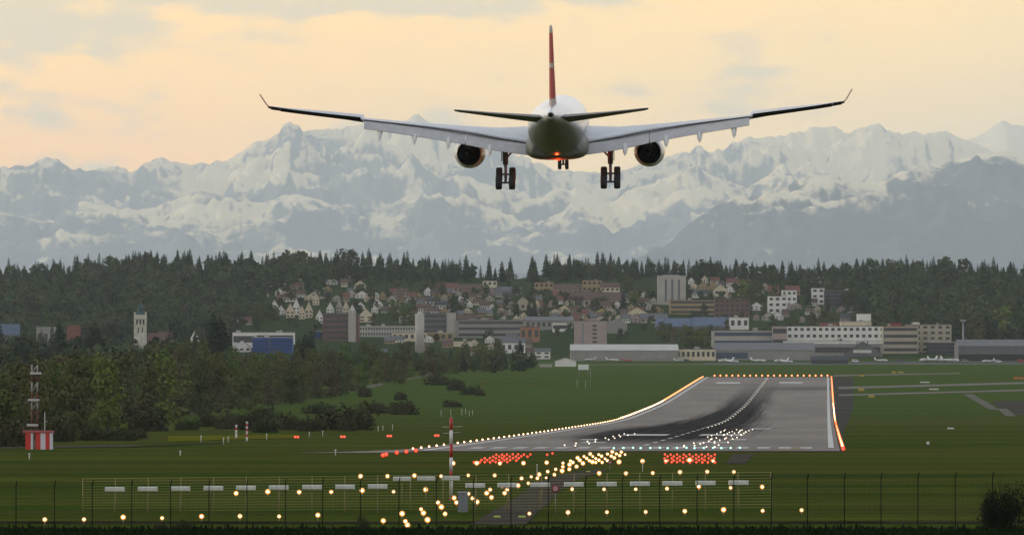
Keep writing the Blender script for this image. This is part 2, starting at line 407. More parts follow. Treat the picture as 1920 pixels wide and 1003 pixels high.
strip('taxi_line', [(a[0], a[0]+0.6, a[1]), (b[0], b[0]+0.6, b[1])], 0.15, M_yel, None, runway)
pxstrip('access_path', [(1362, 1398, 869), (1368, 1408, 858), (1376, 1414, 851)], 0.05, M_track, 'short grey path in front of the runway end')
# taxiways across the grass on the right
M_taxi = matte('taxiway_concrete', (0.20, 0.185, 0.155), 0.85, var=0.2, vscale=0.03)
def crossway(x0, y0a, y0b, x1, y1a, y1b, m, label, n=14):
    mb = MB(); rows = []
    for j in range(9):
        s = j/8; r = []
        for k in range(n+1):
            t = k/n; px = x0+(x1-x0)*t
            ya = y0a+(y1a-y0a)*t; yb = y0b+(y1b-y0b)*t
            ca, cb = hitY(px, yb), hitY(px, ya)
            p = hit(px, 0, ca+(cb-ca)*s); r.append((p.x, p.y, p.z+0.09))
        rows.append(r)
    mb.grid(rows[::-1], closed=False); tag(mb.build('taxiway', m), label, kind='structure')
crossway(1562, 703.0, 705.5, 1800, 699.0, 700.6, M_taxi, 'farthest taxiway strip leaving the runway end to the right')
crossway(1572, 725.5, 729.5, 2100, 711.5, 715.0, M_taxi, 'middle pale taxiway strip across the right grass')
crossway(1572, 739.5, 742.5, 2100, 725.5, 728.3, M_taxi, 'nearest pale taxiway strip across the right grass')
crossway(930, 683.6, 684.6, 2300, 681.0, 682.0, M_taxi, 'pale apron edge along the foot of the hangars')
crossway(1320, 680.0, 683.0, 2300, 675.0, 680.5, matte('apron_concrete', (0.12, 0.115, 0.11), 0.85, var=0.2, vscale=0.02), 'grey apron in front of the hangars')
pxstrip('concrete_pad', [(1856, 1874, 768), (1832, 1852, 754), (1806, 1824, 739)], 0.06, M_conc, 'pale diagonal concrete strip in the right grass')
pxstrip('concrete_pad', [(1886, 1905, 780), (1870, 1888, 766)], 0.06, M_conc, 'short second piece of the diagonal concrete strip')
pxstrip('dark_pad', [(1896, 1960, 778), (1872, 1960, 764), (1860, 1960, 752)], 0.05, M_shoul, 'dark pavement patch at the right edge of the grass')
# service track through the approach lights
pxstrip('service_track', [(882, 985, 984), (905, 1000, 970), (925, 1010, 958), (950, 1028, 945), (972, 1040, 930), (990, 1056, 915), (1015, 1075, 903), (1040, 1100, 893), (1075, 1130, 886), (1105, 1140, 880)], 0.05, M_track, 'grey gravel service track between the approach lights')
pxstrip('perimeter_path', [(-200, 2150, 981.5), (-200, 2150, 977.5)], 0.04, matte('worn_path', (0.036, 0.036, 0.020), 0.95, var=0.6, vscale=0.15), 'faint worn path along the inside of the fence')
crossway(-150, 843, 838.5, 260, 838, 834.5, M_track, 'grey road running left past the radio mast')
crossway(255, 838, 835.8, 420, 831.5, 830.3, matte('dim_track', (0.042, 0.045, 0.026), 0.9), 'faint continuation of the left service road')
crossway(315, 828, 818, 560, 821, 814.5, matte('yellow_meadow', (0.13, 0.13, 0.010), 0.95, var=0.45, vscale=0.05), 'yellow green meadow strip before the bushes')
crossway(895, 722, 718, 1040, 721.5, 718.5, matte('flower_meadow', (0.075, 0.080, 0.010), 0.95, var=0.45, vscale=0.03), 'small yellow meadow patch beside the far grass', 6)
crossway(760, 713, 710, 812, 702, 699.5, M_conc, 'pale path bending past the wood edge', 6)
crossway(664, 734, 730, 718, 722.5, 715.5, M_conc, 'pale concrete ramp below the wood edge', 6)
crossway(325, 782, 777, 392, 771, 768, M_conc, 'pale gravel lane at the foot of the left wood', 6)

# ------------------------------------------------------------------ the airliner
M_white = mat('aircraft_white', (0.74, 0.74, 0.73), 0.28, var=0.06, vscale=0.6)
M_wing = mat('wing_grey', (0.52, 0.53, 0.55), 0.42, var=0.10, vscale=0.8)
M_flap = mat('flap_grey', (0.46, 0.45, 0.44), 0.45, var=0.12, vscale=1.2)
M_seam = mat('dark_seam', (0.025, 0.025, 0.028), 0.6)
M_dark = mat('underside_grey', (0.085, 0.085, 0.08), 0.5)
M_ail = mat('aileron_shade', (0.025, 0.025, 0.024), 0.8, spec=0.1)  # near black: shade of the underside painted into the aileron colour
M_metal = mat('bare_metal', (0.42, 0.41, 0.40), 0.32, 0.9)
M_blk = mat('hollow_black', (0.012, 0.012, 0.012), 0.7)  # flat black painted for the unlit inside of ducts and openings
M_tyre = mat('tyre_rubber', (0.020, 0.020, 0.021), 0.8)
M_gear = mat('gear_steel', (0.11, 0.11, 0.115), 0.45, 0.4)
M_nac = mat('nacelle_paint', (0.58, 0.57, 0.54), 0.3)
def fin_mat():
    m = bpy.data.materials.new('fin_red'); m.use_nodes = True; t = NT(m.node_tree); b = m.node_tree.nodes['Principled BSDF']
    X, Y, Z = t.n('ShaderNodeSeparateXYZ', {0: t.n('ShaderNodeTexCoord').outputs['Object']}).outputs
    q = t.m('ADD', Y, t.m('MULTIPLY', t.m('SUBTRACT', Z, 6.5), 0.62))      # swept axis
    def inside(e, c, h): return t.m('LESS_THAN', t.m('ABSOLUTE', t.m('SUBTRACT', e, c)), h)
    cross = t.m('MAXIMUM', t.m('MULTIPLY', inside(q, -25.6, 0.55), inside(Z, 6.55, 1.7)), t.m('MULTIPLY', inside(q, -25.6, 1.8), inside(Z, 6.55, 0.55)))
    rud = t.m('MULTIPLY', inside(Z, 6.5, 0.22), t.m('LESS_THAN', q, -28.2))
    wh = t.m('MAXIMUM', cross, t.m('LESS_THAN', Z, 3.2)); wh = t.m('MAXIMUM', wh, rud)
    c = t.mix(wh, (0.34, 0.010, 0.012), (0.40, 0.34, 0.32))
    c = t.mix(t.m('GREATER_THAN', Z, 9.7), c, (0.36, 0.34, 0.33))
    m.node_tree.links.new(c, b.inputs['Base Color']); b.inputs['Roughness'].default_value = 0.6; b.inputs['Specular IOR Level'].default_value = 0.15; return m
M_fin = fin_mat()
def hull_mat():
    m = bpy.data.materials.new('hull_white'); m.use_nodes = True; t = NT(m.node_tree); b = m.node_tree.nodes['Principled BSDF']
    X, Y, Z = t.n('ShaderNodeSeparateXYZ', {0: t.n('ShaderNodeTexCoord').outputs['Object']}).outputs
    win = t.m('MULTIPLY', t.m('LESS_THAN', t.m('FRACT', t.m('MULTIPLY', Y, 1.9)), 0.42), t.m('LESS_THAN', t.m('ABSOLUTE', t.m('SUBTRACT', Z, 0.62)), 0.17))
    win = t.m('MULTIPLY', win, t.m('LESS_THAN', t.m('ABSOLUTE', t.m('ADD', Y, -1.5)), 23.5))
    f = t.noise(t.n('ShaderNodeTexCoord').outputs['Object'], 0.8, 5, 0.6)
    c = t.mix(t.ss(f, 0.4, 0.7), (0.74, 0.74, 0.73), (0.66, 0.66, 0.64))
    up = t.m('MULTIPLY', t.m('MAXIMUM', t.m('SUBTRACT', t.m('MULTIPLY', Y, -1.0), 12.0), 0.0), 0.085)     # the dark belly tone rises with the tail cone
    c = t.mix(t.ss(t.m('SUBTRACT', t.m('ADD', Z, t.m('MULTIPLY', f, 0.6)), up), 0.45, -0.45), c, (0.13, 0.135, 0.115))     # grey belly paint, darkened to carry the underside's shade
    c = t.mix(win, c, (0.03, 0.035, 0.045))
    m.node_tree.links.new(c, b.inputs['Base Color']); b.inputs['Roughness'].default_value = 0.3; return m
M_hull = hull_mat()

def S(s): return 30.0 - s          # distance from the nose -> local y
def build_airliner():
    root = empty('airliner', (4.72, 756.0, 22.07))
    root.rotation_mode = 'YXZ'
    PIT, ROLL, YAW = math.radians(2.8), math.radians(-0.45), math.radians(-1.6)
    root.rotation_euler = (Matrix.Rotation(YAW, 4, 'Z') @ Matrix.Rotation(PIT, 4, 'X') @ Matrix.Rotation(ROLL, 4, 'Y')).to_euler('YXZ')
    tag(root, 'twin engined white airliner landing with wheels and flaps down, red tail fin', 'airliner')
    # fuselage: distance, centre z, half width, half height
    prof = [(0.0,-0.55,0.03,0.03),(0.4,-0.50,0.55,0.5),(1.2,-0.40,1.15,1.0),(2.5,-0.25,1.75,1.65),(4.2,-0.10,2.28,2.25),(6.5,0,2.66,2.66),(9,0,2.82,2.82),(14,0,2.82,2.82),
            (20,0,2.82,2.82),(30,0,2.82,2.82),(40,0,2.82,2.82),(43,0.06,2.80,2.76),(46,0.22,2.68,2.58),(49,0.50,2.45,2.28),(52,0.82,2.10,1.90),(55,1.12,1.66,1.50),(58,1.38,1.14,1.08),(60.5,1.55,0.72,0.72),(62.2,1.62,0.44,0.47),(62.9,1.64,0.33,0.36)]
    mb = MB(); rings = []
    for s, cz, rx, rz in prof:
        rings.append([(rx*math.cos(2*math.pi*k/40), S(s), cz+rz*math.sin(2*math.pi*k/40)) for k in range(40)])
    mb.grid(rings, cap0=True)
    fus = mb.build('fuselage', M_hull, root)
    mb = MB(); mb.cur = 0
    mb.lathe([(0, 0.34), (-0.10, 0.36), (-0.12, 0.25), (0.5, 0.22)], 'y', (0, S(62.85), 1.64), 20)
    mb.cur = 1; mb.lathe([(0.3, 0.25), (0.3, 0.001)], 'y', (0, S(62.85), 1.64), 20)
    mb.build('exhaust_nozzle', [M_metal, M_blk], fus)
    # belly fairing
    mb = MB(); rings = []
    for s, w_, zb, zt in [(17.5,2.2,-2.3,-1.6),(19,2.75,-2.95,-1.2),(22,3.12,-3.25,-0.75),(27,3.20,-3.40,-0.6),(33,3.20,-3.42,-0.6),(37,3.14,-3.34,-0.7),(40,2.9,-3.08,-1.0),(42.5,2.3,-2.75,-1.6)]:
        ring = []
        for k in range(32):
            t = 2*math.pi*k/32; c, q = math.cos(t), math.sin(t)
            e = 0.62; cx = math.copysign(abs(c)**e, c)*w_; zz = (zb+zt)/2+math.copysign(abs(q)**e, q)*(zt-zb)/2
            ring.append((cx, S(s), zz))
        rings.append(ring)
    mb.grid(rings, cap0=True, cap1=True)
    mb.build('belly_fairing', mat('fairing_grey', (0.15, 0.155, 0.135), 0.6, var=0.12, vscale=0.7), root)
    mb = MB(); mb.ball((0, S(30.5), -3.46), 0.16, 10, 6, 0.8)
    mb.build('beacon', mat('beacon_red', (0.6, 0.02, 0.01), 0.3, emis=(1.0, 0.10, 0.03), es=1.3), root)
    bl = bpy.data.lights.new('beacon_light', 'POINT'); blo = bpy.data.objects.new('beacon_light', bl); COL.objects.link(blo)
    bl.energy = 520; bl.color = (1.0, 0.05, 0.012); bl.shadow_soft_size = 0.2; blo.parent = root; blo.location = (0.0, S(33.0), -4.35)
    # aerofoil section helper
    def section(x, yLE, chord, z, th, inc, cut=1.0, nx=9, vert=False, x0=0.0):
        up, dn = [], []
        for k in range(nx+1):
            c = (1-math.cos(math.pi*k/nx))/2*cut
            yt = th*chord*5*(0.2969*math.sqrt(c)-0.126*c-0.3516*c*c+0.2843*c**3-0.1036*c**4)
            cam_ = 0.25*th*chord*4*c*(1-c)*0.5
            up.append((c*chord, cam_+yt)); dn.append((c*chord, cam_-yt*0.9))
        pts = up + dn[::-1][:-1] if cut >= 1 else up + dn[::-1][:-1]
        out = []
        for d, h in pts:
            yy = yLE - d*math.cos(inc) - h*math.sin(inc); zz = z - d*math.sin(inc) + h*math.cos(inc)
            out.append((x+h, yLE-d, z) if vert else (x, yy, zz))
        return out
    D2 = math.radians
    # span station, LE s, full TE s, z of the TE line, thickness, incidence (nose up)
    st = [(0.0,19.0,34.4,-2.10,0.13,4.4),(2.8,20.6,34.4,-1.95,0.13,4.2),(6.0,22.8,34.5,-1.38,0.115,2.4),(9.4,25.0,34.8,-0.62,0.10,0.4),(13.4,27.5,35.7,-0.02,0.095,-0.6),
          (17.0,29.7,36.6,0.45,0.09,-1.0),(19.65,31.3,37.3,0.78,0.09,-1.2),(19.85,31.4,37.35,0.80,0.095,3.0),(23.5,33.6,38.3,1.34,0.095,3.0),(27.2,35.8,39.3,1.90,0.09,1.6),(29.2,37.2,39.9,2.28,0.09,0.0)]
    def interp(x):
        x = abs(x)
        for a, b in zip(st, st[1:]):
            if x <= b[0]:
                t = (x-a[0])/(b[0]-a[0]); return [p+(q-p)*t for p, q in zip(a, b)]
        return list(st[-1])
    for sg in (-1, 1):
        mb = MB(); rings = []; mb.cur = 0
        for x, le, te, z, th, inc in st:
            ch = te-le; cut = float(np.interp(x, (0, 2.8, 9.4, 19.6, 19.8), (0.90, 0.89, 0.82, 0.80, 0.76)))
            zl = z + ch*math.sin(D2(inc))
            rings.append(section(sg*x, S(le), ch, zl, th, D2(inc), cut))
        if sg > 0: rings = [r[::-1] for r in rings]
        mb.grid(rings, cap0=False, cap1=True)
        # close the rear spar
        n = len(rings[0])
        for a, b in zip(rings, rings[1:]):
            ia, ib = (9, 10) if sg < 0 else (n-11, n-10)
        wing = mb.build('wing', M_wing, root)
        # dark shroud line along the trailing edge where the flap begins
        def panel(x0, x1, c0s, c1, defl, th, gap, m, name, parent=root, nseg=6, back=0.0, drop=0.0):
            """a control surface between chord fractions, deflected by defl degrees downward"""
            mb = MB(); rr = []
            for k in range(nseg+1):
                x = x0+(x1-x0)*k/nseg; _, le, te, z, _, inc = interp(x); ch = te-le
                zl = z+ch*math.sin(D2(inc)); c0 = c0s if not isinstance(c0s, tuple) else c0s[0]+(c0s[1]-c0s[0])*k/nseg; d0 = c0*ch; L = (c1-c0)*ch*1.12 if c1 else 0.35
                hy = S(le)-d0*math.cos(D2(inc))-back; hz = zl-d0*math.sin(D2(inc))+gap-drop
                a = D2(inc+defl); ring = []
                for c, h in ((0, 0.0), (0.08, 0.42), (0.3, 0.5), (1, 0.10), (1, -0.06), (0.3, -0.5), (0.08, -0.42)):
                    ring.append((sg*x, hy-c*L*math.cos(a)-h*th*math.sin(a), hz-c*L*math.sin(a)+h*th*math.cos(a)))
                rr.append(ring if sg > 0 else ring[::-1])
            mb.grid(rr, smooth=False, cap0=True, cap1=True)
            return mb.build(name, m, parent)
        panel(3.0, 9.35, (0.88, 0.805), 1.0, 30, 0.34, 0.12, M_flap, 'flap', back=0.15, drop=0.18)
        panel(9.42, 19.55, (0.805, 0.785), 1.0, 31, 0.34, 0.10, M_flap, 'flap', back=0.12, drop=0.12)
        panel(2.9, 19.6, (0.875, 0.785), 0.0, 6.0, 0.10, 0.14, M_seam, 'shroud', wing)
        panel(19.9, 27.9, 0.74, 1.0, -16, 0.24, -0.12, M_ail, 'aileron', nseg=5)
        panel(28.0, 29.1, 0.74, 1.0, -8, 0.2, 0.0, M_ail, 'wing_tip', wing, 2)
        panel(19.7, 28.9, 0.72, 0.75, 4, 0.34, 0.0, M_seam, 'rear_spar', wing, 4)
        # winglet
        mb = MB(); rr = []
        for x, z, le, ch in ((29.12, 2.34, 37.4, 2.2), (29.35, 2.60, 38.2, 1.6), (29.95, 3.62, 39.6, 0.7)):
            rr.append([(sg*(x+h*0.8), S(le+c*ch), z-h*0.5) for c, h in ((0, 0), (0.3, 0.06), (1, 0), (0.3, -0.06))])
        if sg < 0: rr = [r[::-1] for r in rr]
        mb.grid(rr, cap1=True); mb.build('winglet', mat('winglet_red', (0.30, 0.06, 0.05), 0.4), root)
        # flap track fairings
        for xf in (6.9, 11.1, 14.5, 18.0):
            _, le, te, z, _, inc = interp(xf); mb = MB(); rings = []
            for s_, r_, dz in ((-4.0, 0.02, 0.15), (-3.0, 0.20, 0.0), (-1.6, 0.27, -0.10), (-0.2, 0.26, -0.42), (0.7, 0.19, -0.85), (1.35, 0.03, -1.25)):
                cz = z-0.55+dz
                rings.append([(sg*xf+r_*1.15*math.cos(2*math.pi*k/12), S(te+s_-0.2), cz+r_*1.45*math.sin(2*math.pi*k/12)) for k in range(12)])
            mb.grid(rings, cap0=True, cap1=True); mb.build('flap_fairing', M_nac, root)
        # engine
        ex, ez, es = sg*9.27, -2.85, 25.2
        mb = MB(); mb.cur = 0
        mb.lathe([(3.9, 1.36), (3.6, 1.50), (2.2, 1.60), (0.3, 1.56), (-1.2, 1.42), (-2.2, 1.26), (-2.25, 1.22)], 'y', (ex, S(es), ez), 36)
        mb.cur = 1; mb.lathe([(3.9, 1.36), (3.5, 1.22), (2.0, 1.16), (2.0, 0.01)], 'y', (ex, S(es), ez), 36)
        mb.lathe([(-2.25, 1.22), (-1.0, 1.28), (0.0, 1.30), (0.0, 0.5)], 'y', (ex, S(es), ez), 36)
        eng = mb.build('engine', [M_nac, M_blk], root)
        mb = MB(); mb.lathe([(0.0, 0.85), (-1.6, 0.80), (-2.5, 0.62), (-2.5, 0.56), (-1.5, 0.60)], 'y', (ex, S(es), ez), 28); mb.lathe([(-1.6, 0.42), (-2.9, 0.20), (-3.5, 0.02)], 'y', (ex, S(es), ez), 20)
        mb.build('core_nozzle', mat('burnt_metal', (0.012, 0.011, 0.010), 0.8, 0.0, spec=0.1), eng)
        mb = MB(); rr = []
        for s_, z0, z1, w_ in ((23.0, -1.45, -1.15, 0.10), (25.0, -1.50, -0.35, 0.26), (28.0, -2.35, -0.35, 0.26), (30.5, -1.75, -0.60, 0.18), (33.0, -1.35, -0.9, 0.06)):
            rr.append([(ex-w_, S(s_), z0), (ex+w_, S(s_), z0), (ex+w_, S(s_), z1), (ex-w_, S(s_), z1)])
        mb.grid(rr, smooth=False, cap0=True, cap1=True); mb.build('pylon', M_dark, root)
        # main gear
        gx, gs, gz = sg*5.36, 32.2, -5.30
        g = MB()
        g.tube((gx, S(gs), -1.6), (gx, S(gs), -3.9), 0.30, 0.28, 12); g.tube((gx+0.3, S(gs+0.6), -1.6), (gx+0.1, S(gs), -3.6), 0.12, 0.10, 8); g.tube((gx, S(gs), -3.8), (gx, S(gs), gz), 0.16, 0.15, 10)
        g.tube((gx, S(gs), -3.3), (gx-sg*1.65, S(gs), -1.6), 0.10, 0.10, 8)
        g.tube((gx, S(gs-0.5), -3.6), (gx, S(gs-0.7), gz+0.5), 0.05, 0.05, 6)
        gear = g.build('main_gear', M_gear, root)
        g = MB(); g.box(gx+sg*0.34, gx+sg*0.40, S(gs+0.9), S(gs-0.9), -3.55, -1.6); g.build('gear_door', M_dark, gear)
        tilt = D2(24); bog = MB(); dyy, dzz = 0.99*math.cos(tilt), 0.99*math.sin(tilt)
        bog.tube((gx, S(gs)+dyy, gz+dzz), (gx, S(gs)-dyy, gz-dzz), 0.14, 0.14, 8)
        for q in (1, -1):
            bog.tube((gx-0.85, S(gs)+q*dyy, gz+q*dzz), (gx+0.85, S(gs)+q*dyy, gz+q*dzz), 0.10, 0.10, 8)
        bog.build('bogie', M_gear, gear)
        for q in (1, -1):
            for k in (-1, 1):
                wh = MB(); wc = (gx+k*0.68, S(gs)+q*dyy, gz+q*dzz); wh.cur = 0
                wh.lathe([(-0.16, 0.33), (-0.27, 0.38), (-0.33, 0.50), (-0.31, 0.64), (-0.21, 0.71), (0.21, 0.71), (0.31, 0.64), (0.33, 0.50), (0.27, 0.38), (0.16, 0.33)], 'x', wc, 28)
                wh.cur = 1; wh.lathe([(-0.15, 0.34), (-0.15, 0.02)], 'x', wc, 20); wh.lathe([(0.15, 0.34), (0.15, 0.02)], 'x', wc, 20)
                wh.build('wheel', [M_tyre, M_gear], gear)
        # tailplane
        mb = MB(); rr = []
        for x, le, ch, z, th in ((0.3, 52.2, 7.2, 1.15, 0.12), (1.5, 53.2, 6.3, 1.20, 0.12), (5.5, 56.2, 4.1, 1.66, 0.11), (9.2, 58.9, 2.4, 2.13, 0.10), (9.55, 59.4, 1.8, 2.19, 0.08)):
            inc = D2(-4.2); rr.append(section(sg*x, S(le), ch, z+ch*0.5*math.sin(inc), th, inc, 1.0))
        if sg > 0: rr = [r[::-1] for r in rr]
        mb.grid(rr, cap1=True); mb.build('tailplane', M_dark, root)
    # nose gear
    g = MB(); ns = 6.7; g.tube((0, S(ns), -2.5), (0, S(ns), -4.55), 0.13, 0.11, 10); g.tube((-0.42, S(ns), -4.55), (0.42, S(ns), -4.55), 0.08, 0.08, 8); g.tube((0, S(ns), -3.6), (0, S(ns-1.4), -2.6), 0.07, 0.07, 8)
    ng = g.build('nose_gear', M_gear, root)
    for k in (-1, 1):
        wh = MB(); wc = (k*0.38, S(ns), -4.55); wh.cur = 0
        wh.lathe([(-0.10, 0.25), (-0.18, 0.32), (-0.19, 0.45), (-0.12, 0.525), (0.12, 0.525), (0.19, 0.45), (0.18, 0.32), (0.10, 0.25)], 'x', wc, 24)
        wh.cur = 1; wh.lathe([(-0.09, 0.26), (-0.09, 0.02)], 'x', wc, 16); wh.lathe([(0.09, 0.26), (0.09, 0.02)], 'x', wc, 16)
        wh.build('wheel', [M_tyre, M_gear], ng)
    # fin and rudder
    def finsec(z, le, ch, th, c0, c1):
        out = []; cs = [c0+(c1-c0)*k/8 for k in range(9)]
        f = lambda c: th*ch*5*(0.2969*math.sqrt(max(c, 0))-0.126*c-0.3516*c*c+0.2843*c**3-0.1015*c**4)
        for c in cs: out.append((f(c), S(le+c*ch), z))
        for c in cs[::-1][:-1] if c0 == 0 else cs[::-1]: out.append((-f(c), S(le+c*ch), z))
        return out
    fins = [(2.2, 49.5, 9.6, 0.085), (3.2, 51.5, 8.0, 0.08), (6.5, 54.4, 6.2, 0.08), (10.0, 57.4, 4.3, 0.08), (10.45, 58.2, 3.2, 0.06)]
    mb = MB(); mb.grid([finsec(z, le, ch, th, 0, 0.70)[::-1] for z, le, ch, th in fins], cap1=True, smooth=True); fin = mb.build('fin', M_fin, root)
    mb = MB(); mb.grid([finsec(z, le, ch, th, 0.71, 1.0)[::-1] for z, le, ch, th in fins], cap0=True, cap1=True, smooth=False); mb.build('rudder', M_fin, fin)
    return root
airliner = build_airliner()

# ------------------------------------------------------------------ lamps of the approach and the runway
M_amb = mat('lamp_warm', (0.9, 0.8, 0.6), 0.3, emis=(1.0, 0.74, 0.36), es=8.0)
M_rim = mat('lamp_warm_halo', (0.8, 0.5, 0.2), 0.3, emis=(1.0, 0.36, 0.06), es=0.8)  # glowing ring that stands in for the halo around the lens
M_red = mat('lamp_red', (0.9, 0.2, 0.1), 0.3, emis=(1.0, 0.10, 0.045), es=1.25)
M_redrim = mat('lamp_red_halo', (0.8, 0.05, 0.02), 0.3, emis=(1.0, 0.03, 0.012), es=0.7)
M_org = mat('lamp_orange', (0.9, 0.5, 0.2), 0.3, emis=(1.0, 0.42, 0.16), es=2.6)
M_orgrim = mat('lamp_orange_halo', (0.8, 0.2, 0.05), 0.3, emis=(1.0, 0.16, 0.03), es=0.7)
M_grn = mat('lamp_green', (0.3, 0.9, 0.7), 0.3, emis=(0.45, 1.0, 0.85), es=1.6)
M_wht = mat('lamp_white', (0.9, 0.85, 0.75), 0.3, emis=(1.0, 0.80, 0.62), es=1.3)
M_post = mat('lamp_post_metal', (0.20, 0.19, 0.15), 0.6, 0.2)
def lamp_mesh(name, core, rim, r, hp, wide=1.0):
    """low lamp in one mesh: round glass in a glowing halo ring on a short stem"""
    mb = MB(); mb.cur = 2; mb.tube((0, 0.05, -0.1), (0, 0.05, hp), 0.04, 0.04, 6)
    mb.cur = 1; mb.lathe([(0.02, r*1.55), (-0.05, r*1.5), (-0.07, r*1.02)], 'y', (0, 0, hp+r), 12); mb.lathe([(0.02, r*1.55), (0.12, 0.5*r), (0.14, 0.01)], 'y', (0, 0, hp+r), 12)  # rim glows to imitate the halo around the lamp
    mb.cur = 0; mb.ball((0, -0.06, hp+r), r, 10, 6)
    return mb.mesh(name, [core, rim, M_post])
def approach_lamp(r, hp):
    root = empty('approach_lamp', (0, 0, 0)); mb = MB(); mb.tube((0, 0.06, -0.2), (0, 0.06, hp-r), 0.035, 0.03, 6); mb.box(-0.1, 0.1, 0.03, 0.16, hp-r*1.5, hp-r*0.6)
    mb.build('post', M_post, root)
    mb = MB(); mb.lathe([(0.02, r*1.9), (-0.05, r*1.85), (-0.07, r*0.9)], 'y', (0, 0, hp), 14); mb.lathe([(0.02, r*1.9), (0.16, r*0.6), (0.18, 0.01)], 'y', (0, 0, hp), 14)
    g = mb.build('halo_ring', M_rim, root)  # orange ring built as the lens halo, not a lamp part
    mb = MB(); mb.ball((0, -0.06, hp), r*0.93, 12, 8, 0.8); mb.build('lens', M_amb, root)
    return root

GRP_A = 'lit lamps of the approach lighting'
def place_lamps(pts, rows, labels, src, group, hp):
    out = []
    for (px, py), lb in zip(pts, labels):
        Y = hitY(px, py + hp*F/rows(px, py)); p = hit(px, 0, Y)
        out.append(p)
        o = src if not src.get('used') else dup(src, p)
        src['used'] = 1; o.location = p; q_ = R.uniform(0.78, 1.2); o.scale = (q_, 1, q_); tag(o, lb, 'lamp', group)
        if 'used' in o and o is not src: del o['used']
    return out
def dist_for(px, py): return max(430.0, hitY(px, py))
row4 = [(84,973),(157.5,972),(231,970),(304,969),(378,968),(450,966.8),(523.4,966),(596,965.5),(992.6,960.6),(1065,960),(1138,958),(1210.7,957.7),(1284,957.7),(1356.7,956.7),(1430,955.7),(1503,955)]
row3 = [(442.7,925),(502,923),(561,922.5),(621,921.5),(679,921),(738,920),(798,919),(1073,916),(1132.6,915.8),(1192,915.5),(1250.7,915),(1310,913),(1370,913),(1429,912.7)]
row2 = [(676,893),(726.5,892),(777,891.5),(827,891),(878,889.6),(927.5,890),(1123.5,887.5),(1173.7,887),(1224,886),(1275,885),(1326,884),(1376,884)]
row1 = [(849.5,869),(894,868.5),(937.3,868),(981.5,868),(1025,867),(1160.6,866.5),(1204.7,864.7),(1248.5,864),(1292.7,863.4),(1337,863)]
ctr = [(754,963.5),(760,975.6),(764,984),(718.7,975.6),(789.5,952.6),(794,962),(801.6,975),(821,942),(827.7,951.4),(834.5,962.3),(851.5,933.7),(856,942),(878,925.5),(886,933.7),(894.4,941.7),
 (912.5,925.5),(919,917.5),(921.5,932.7),(941.4,910.7),(951,918),(946.2,924.7),(971.4,911.2),(978,897.3),(990.5,905),(996,893.3),(1007.6,896.6),(1011,889),(1024,894),(1027,883),(1039.5,888.5),(1042,878.5),(1054,883),
 (1055.5,874),(1055.5,867),(1067.5,879),(1068,871.5),(1074,866.5),(1069.7,863),(1081,874.4),(1093,869),(1087,863),(1083,858.7),(1100,858.7),(1095,855),(1105,863),(1110.7,866.5),(1117,858.7),(1111.6,854.7),(1106.5,851.4),
 (1123,862.3),(1129,866),(1128,855),(1122.6,851.4),(1134.5,858.7),(1139,850.7),(1146,854.7),(1151.8,858.3),(1139,863),(1155.5,850.5),(1161.8,853.8),(1172,851),(1117,866),(1148,847.5),(1165,847.5)]
hpA = 0.35
srcA = approach_lamp(0.088, hpA)
rdist = lambda px, py: dist_for(px, py)
def rowlab(n, text): return [f'{nth(i+1)} warm lamp from the left in the {text}' for i in range(n)]
place_lamps(row4, rdist, rowlab(len(row4), 'nearest wide lamp row by the fence'), srcA, 'lamps of the nearest approach crossbar', hpA)
srcA2 = approach_lamp(0.100, hpA)
place_lamps(row3, rdist, rowlab(len(row3), 'second wide lamp row behind the white antennas'), srcA2, 'lamps of the second approach crossbar', hpA)
srcA3 = approach_lamp(0.118, hpA)
place_lamps(row2, rdist, rowlab(len(row2), 'third wide lamp row from the fence'), srcA3, 'lamps of the third approach crossbar', hpA)
srcA4 = approach_lamp(0.135, hpA)
place_lamps(row1, rdist, rowlab(len(row1), 'farthest wide lamp row before the runway'), srcA4, 'lamps of the farthest approach crossbar', hpA)
ctr.sort(key=lambda p: -p[1])
near = [p for p in ctr if p[1] > 890]; farc = [p for p in ctr if p[1] <= 890]
near.sort(); farc.sort()
srcB = approach_lamp(0.092, 0.3)
place_lamps(near, rdist, [f'{nth(i+1)} lamp from the left in the near slanting centre cluster' for i in range(len(near))], srcB, 'near lamps of the approach centre line', 0.3)
srcB2 = approach_lamp(0.122, 0.3)
place_lamps(farc, rdist, [f'{nth(i+1)} lamp from the left in the dense centre cluster before the runway' for i in range(len(farc))], srcB2, 'far lamps of the approach centre line', 0.3)
for s_ in (srcA, srcA2, srcA3, srcA4, srcB, srcB2): del s_['used']

# red side row lamps
me = lamp_mesh('side_row_lamp', M_red, M_redrim, 0.105, 0.15)
for side, (xa, xb) in (('left', (888, 1012)), ('right', (1247, 1338))):
    n = 0; pts = []
    for r in range(5):
        y = 867-3.7*r; sh = (10.5*r if side == 'left' else 0.0)
        k = 7 if side == 'left' else 9
        for j in range(k):
            px = xa+ (10.6 if side == 'left' else 11.6)*j + sh + (5.3 if r % 2 else 0)
            if px < xb+2: pts.append((px+R.uniform(-1.1, 1.1), y+R.uniform(-.5, .5)))
    if side == 'left': pts += [(1036, 850), (1026, 852.5)]
    pts.sort()
    for i, (px, py) in enumerate(pts):
        p = hit(px, py+3); o = link_mesh('side_row_lamp', me, p)
        tag(o, f'{nth(i+1)} red lamp from the left in the {side} red cluster', 'lamp', f'red lamps of the {side} side row')

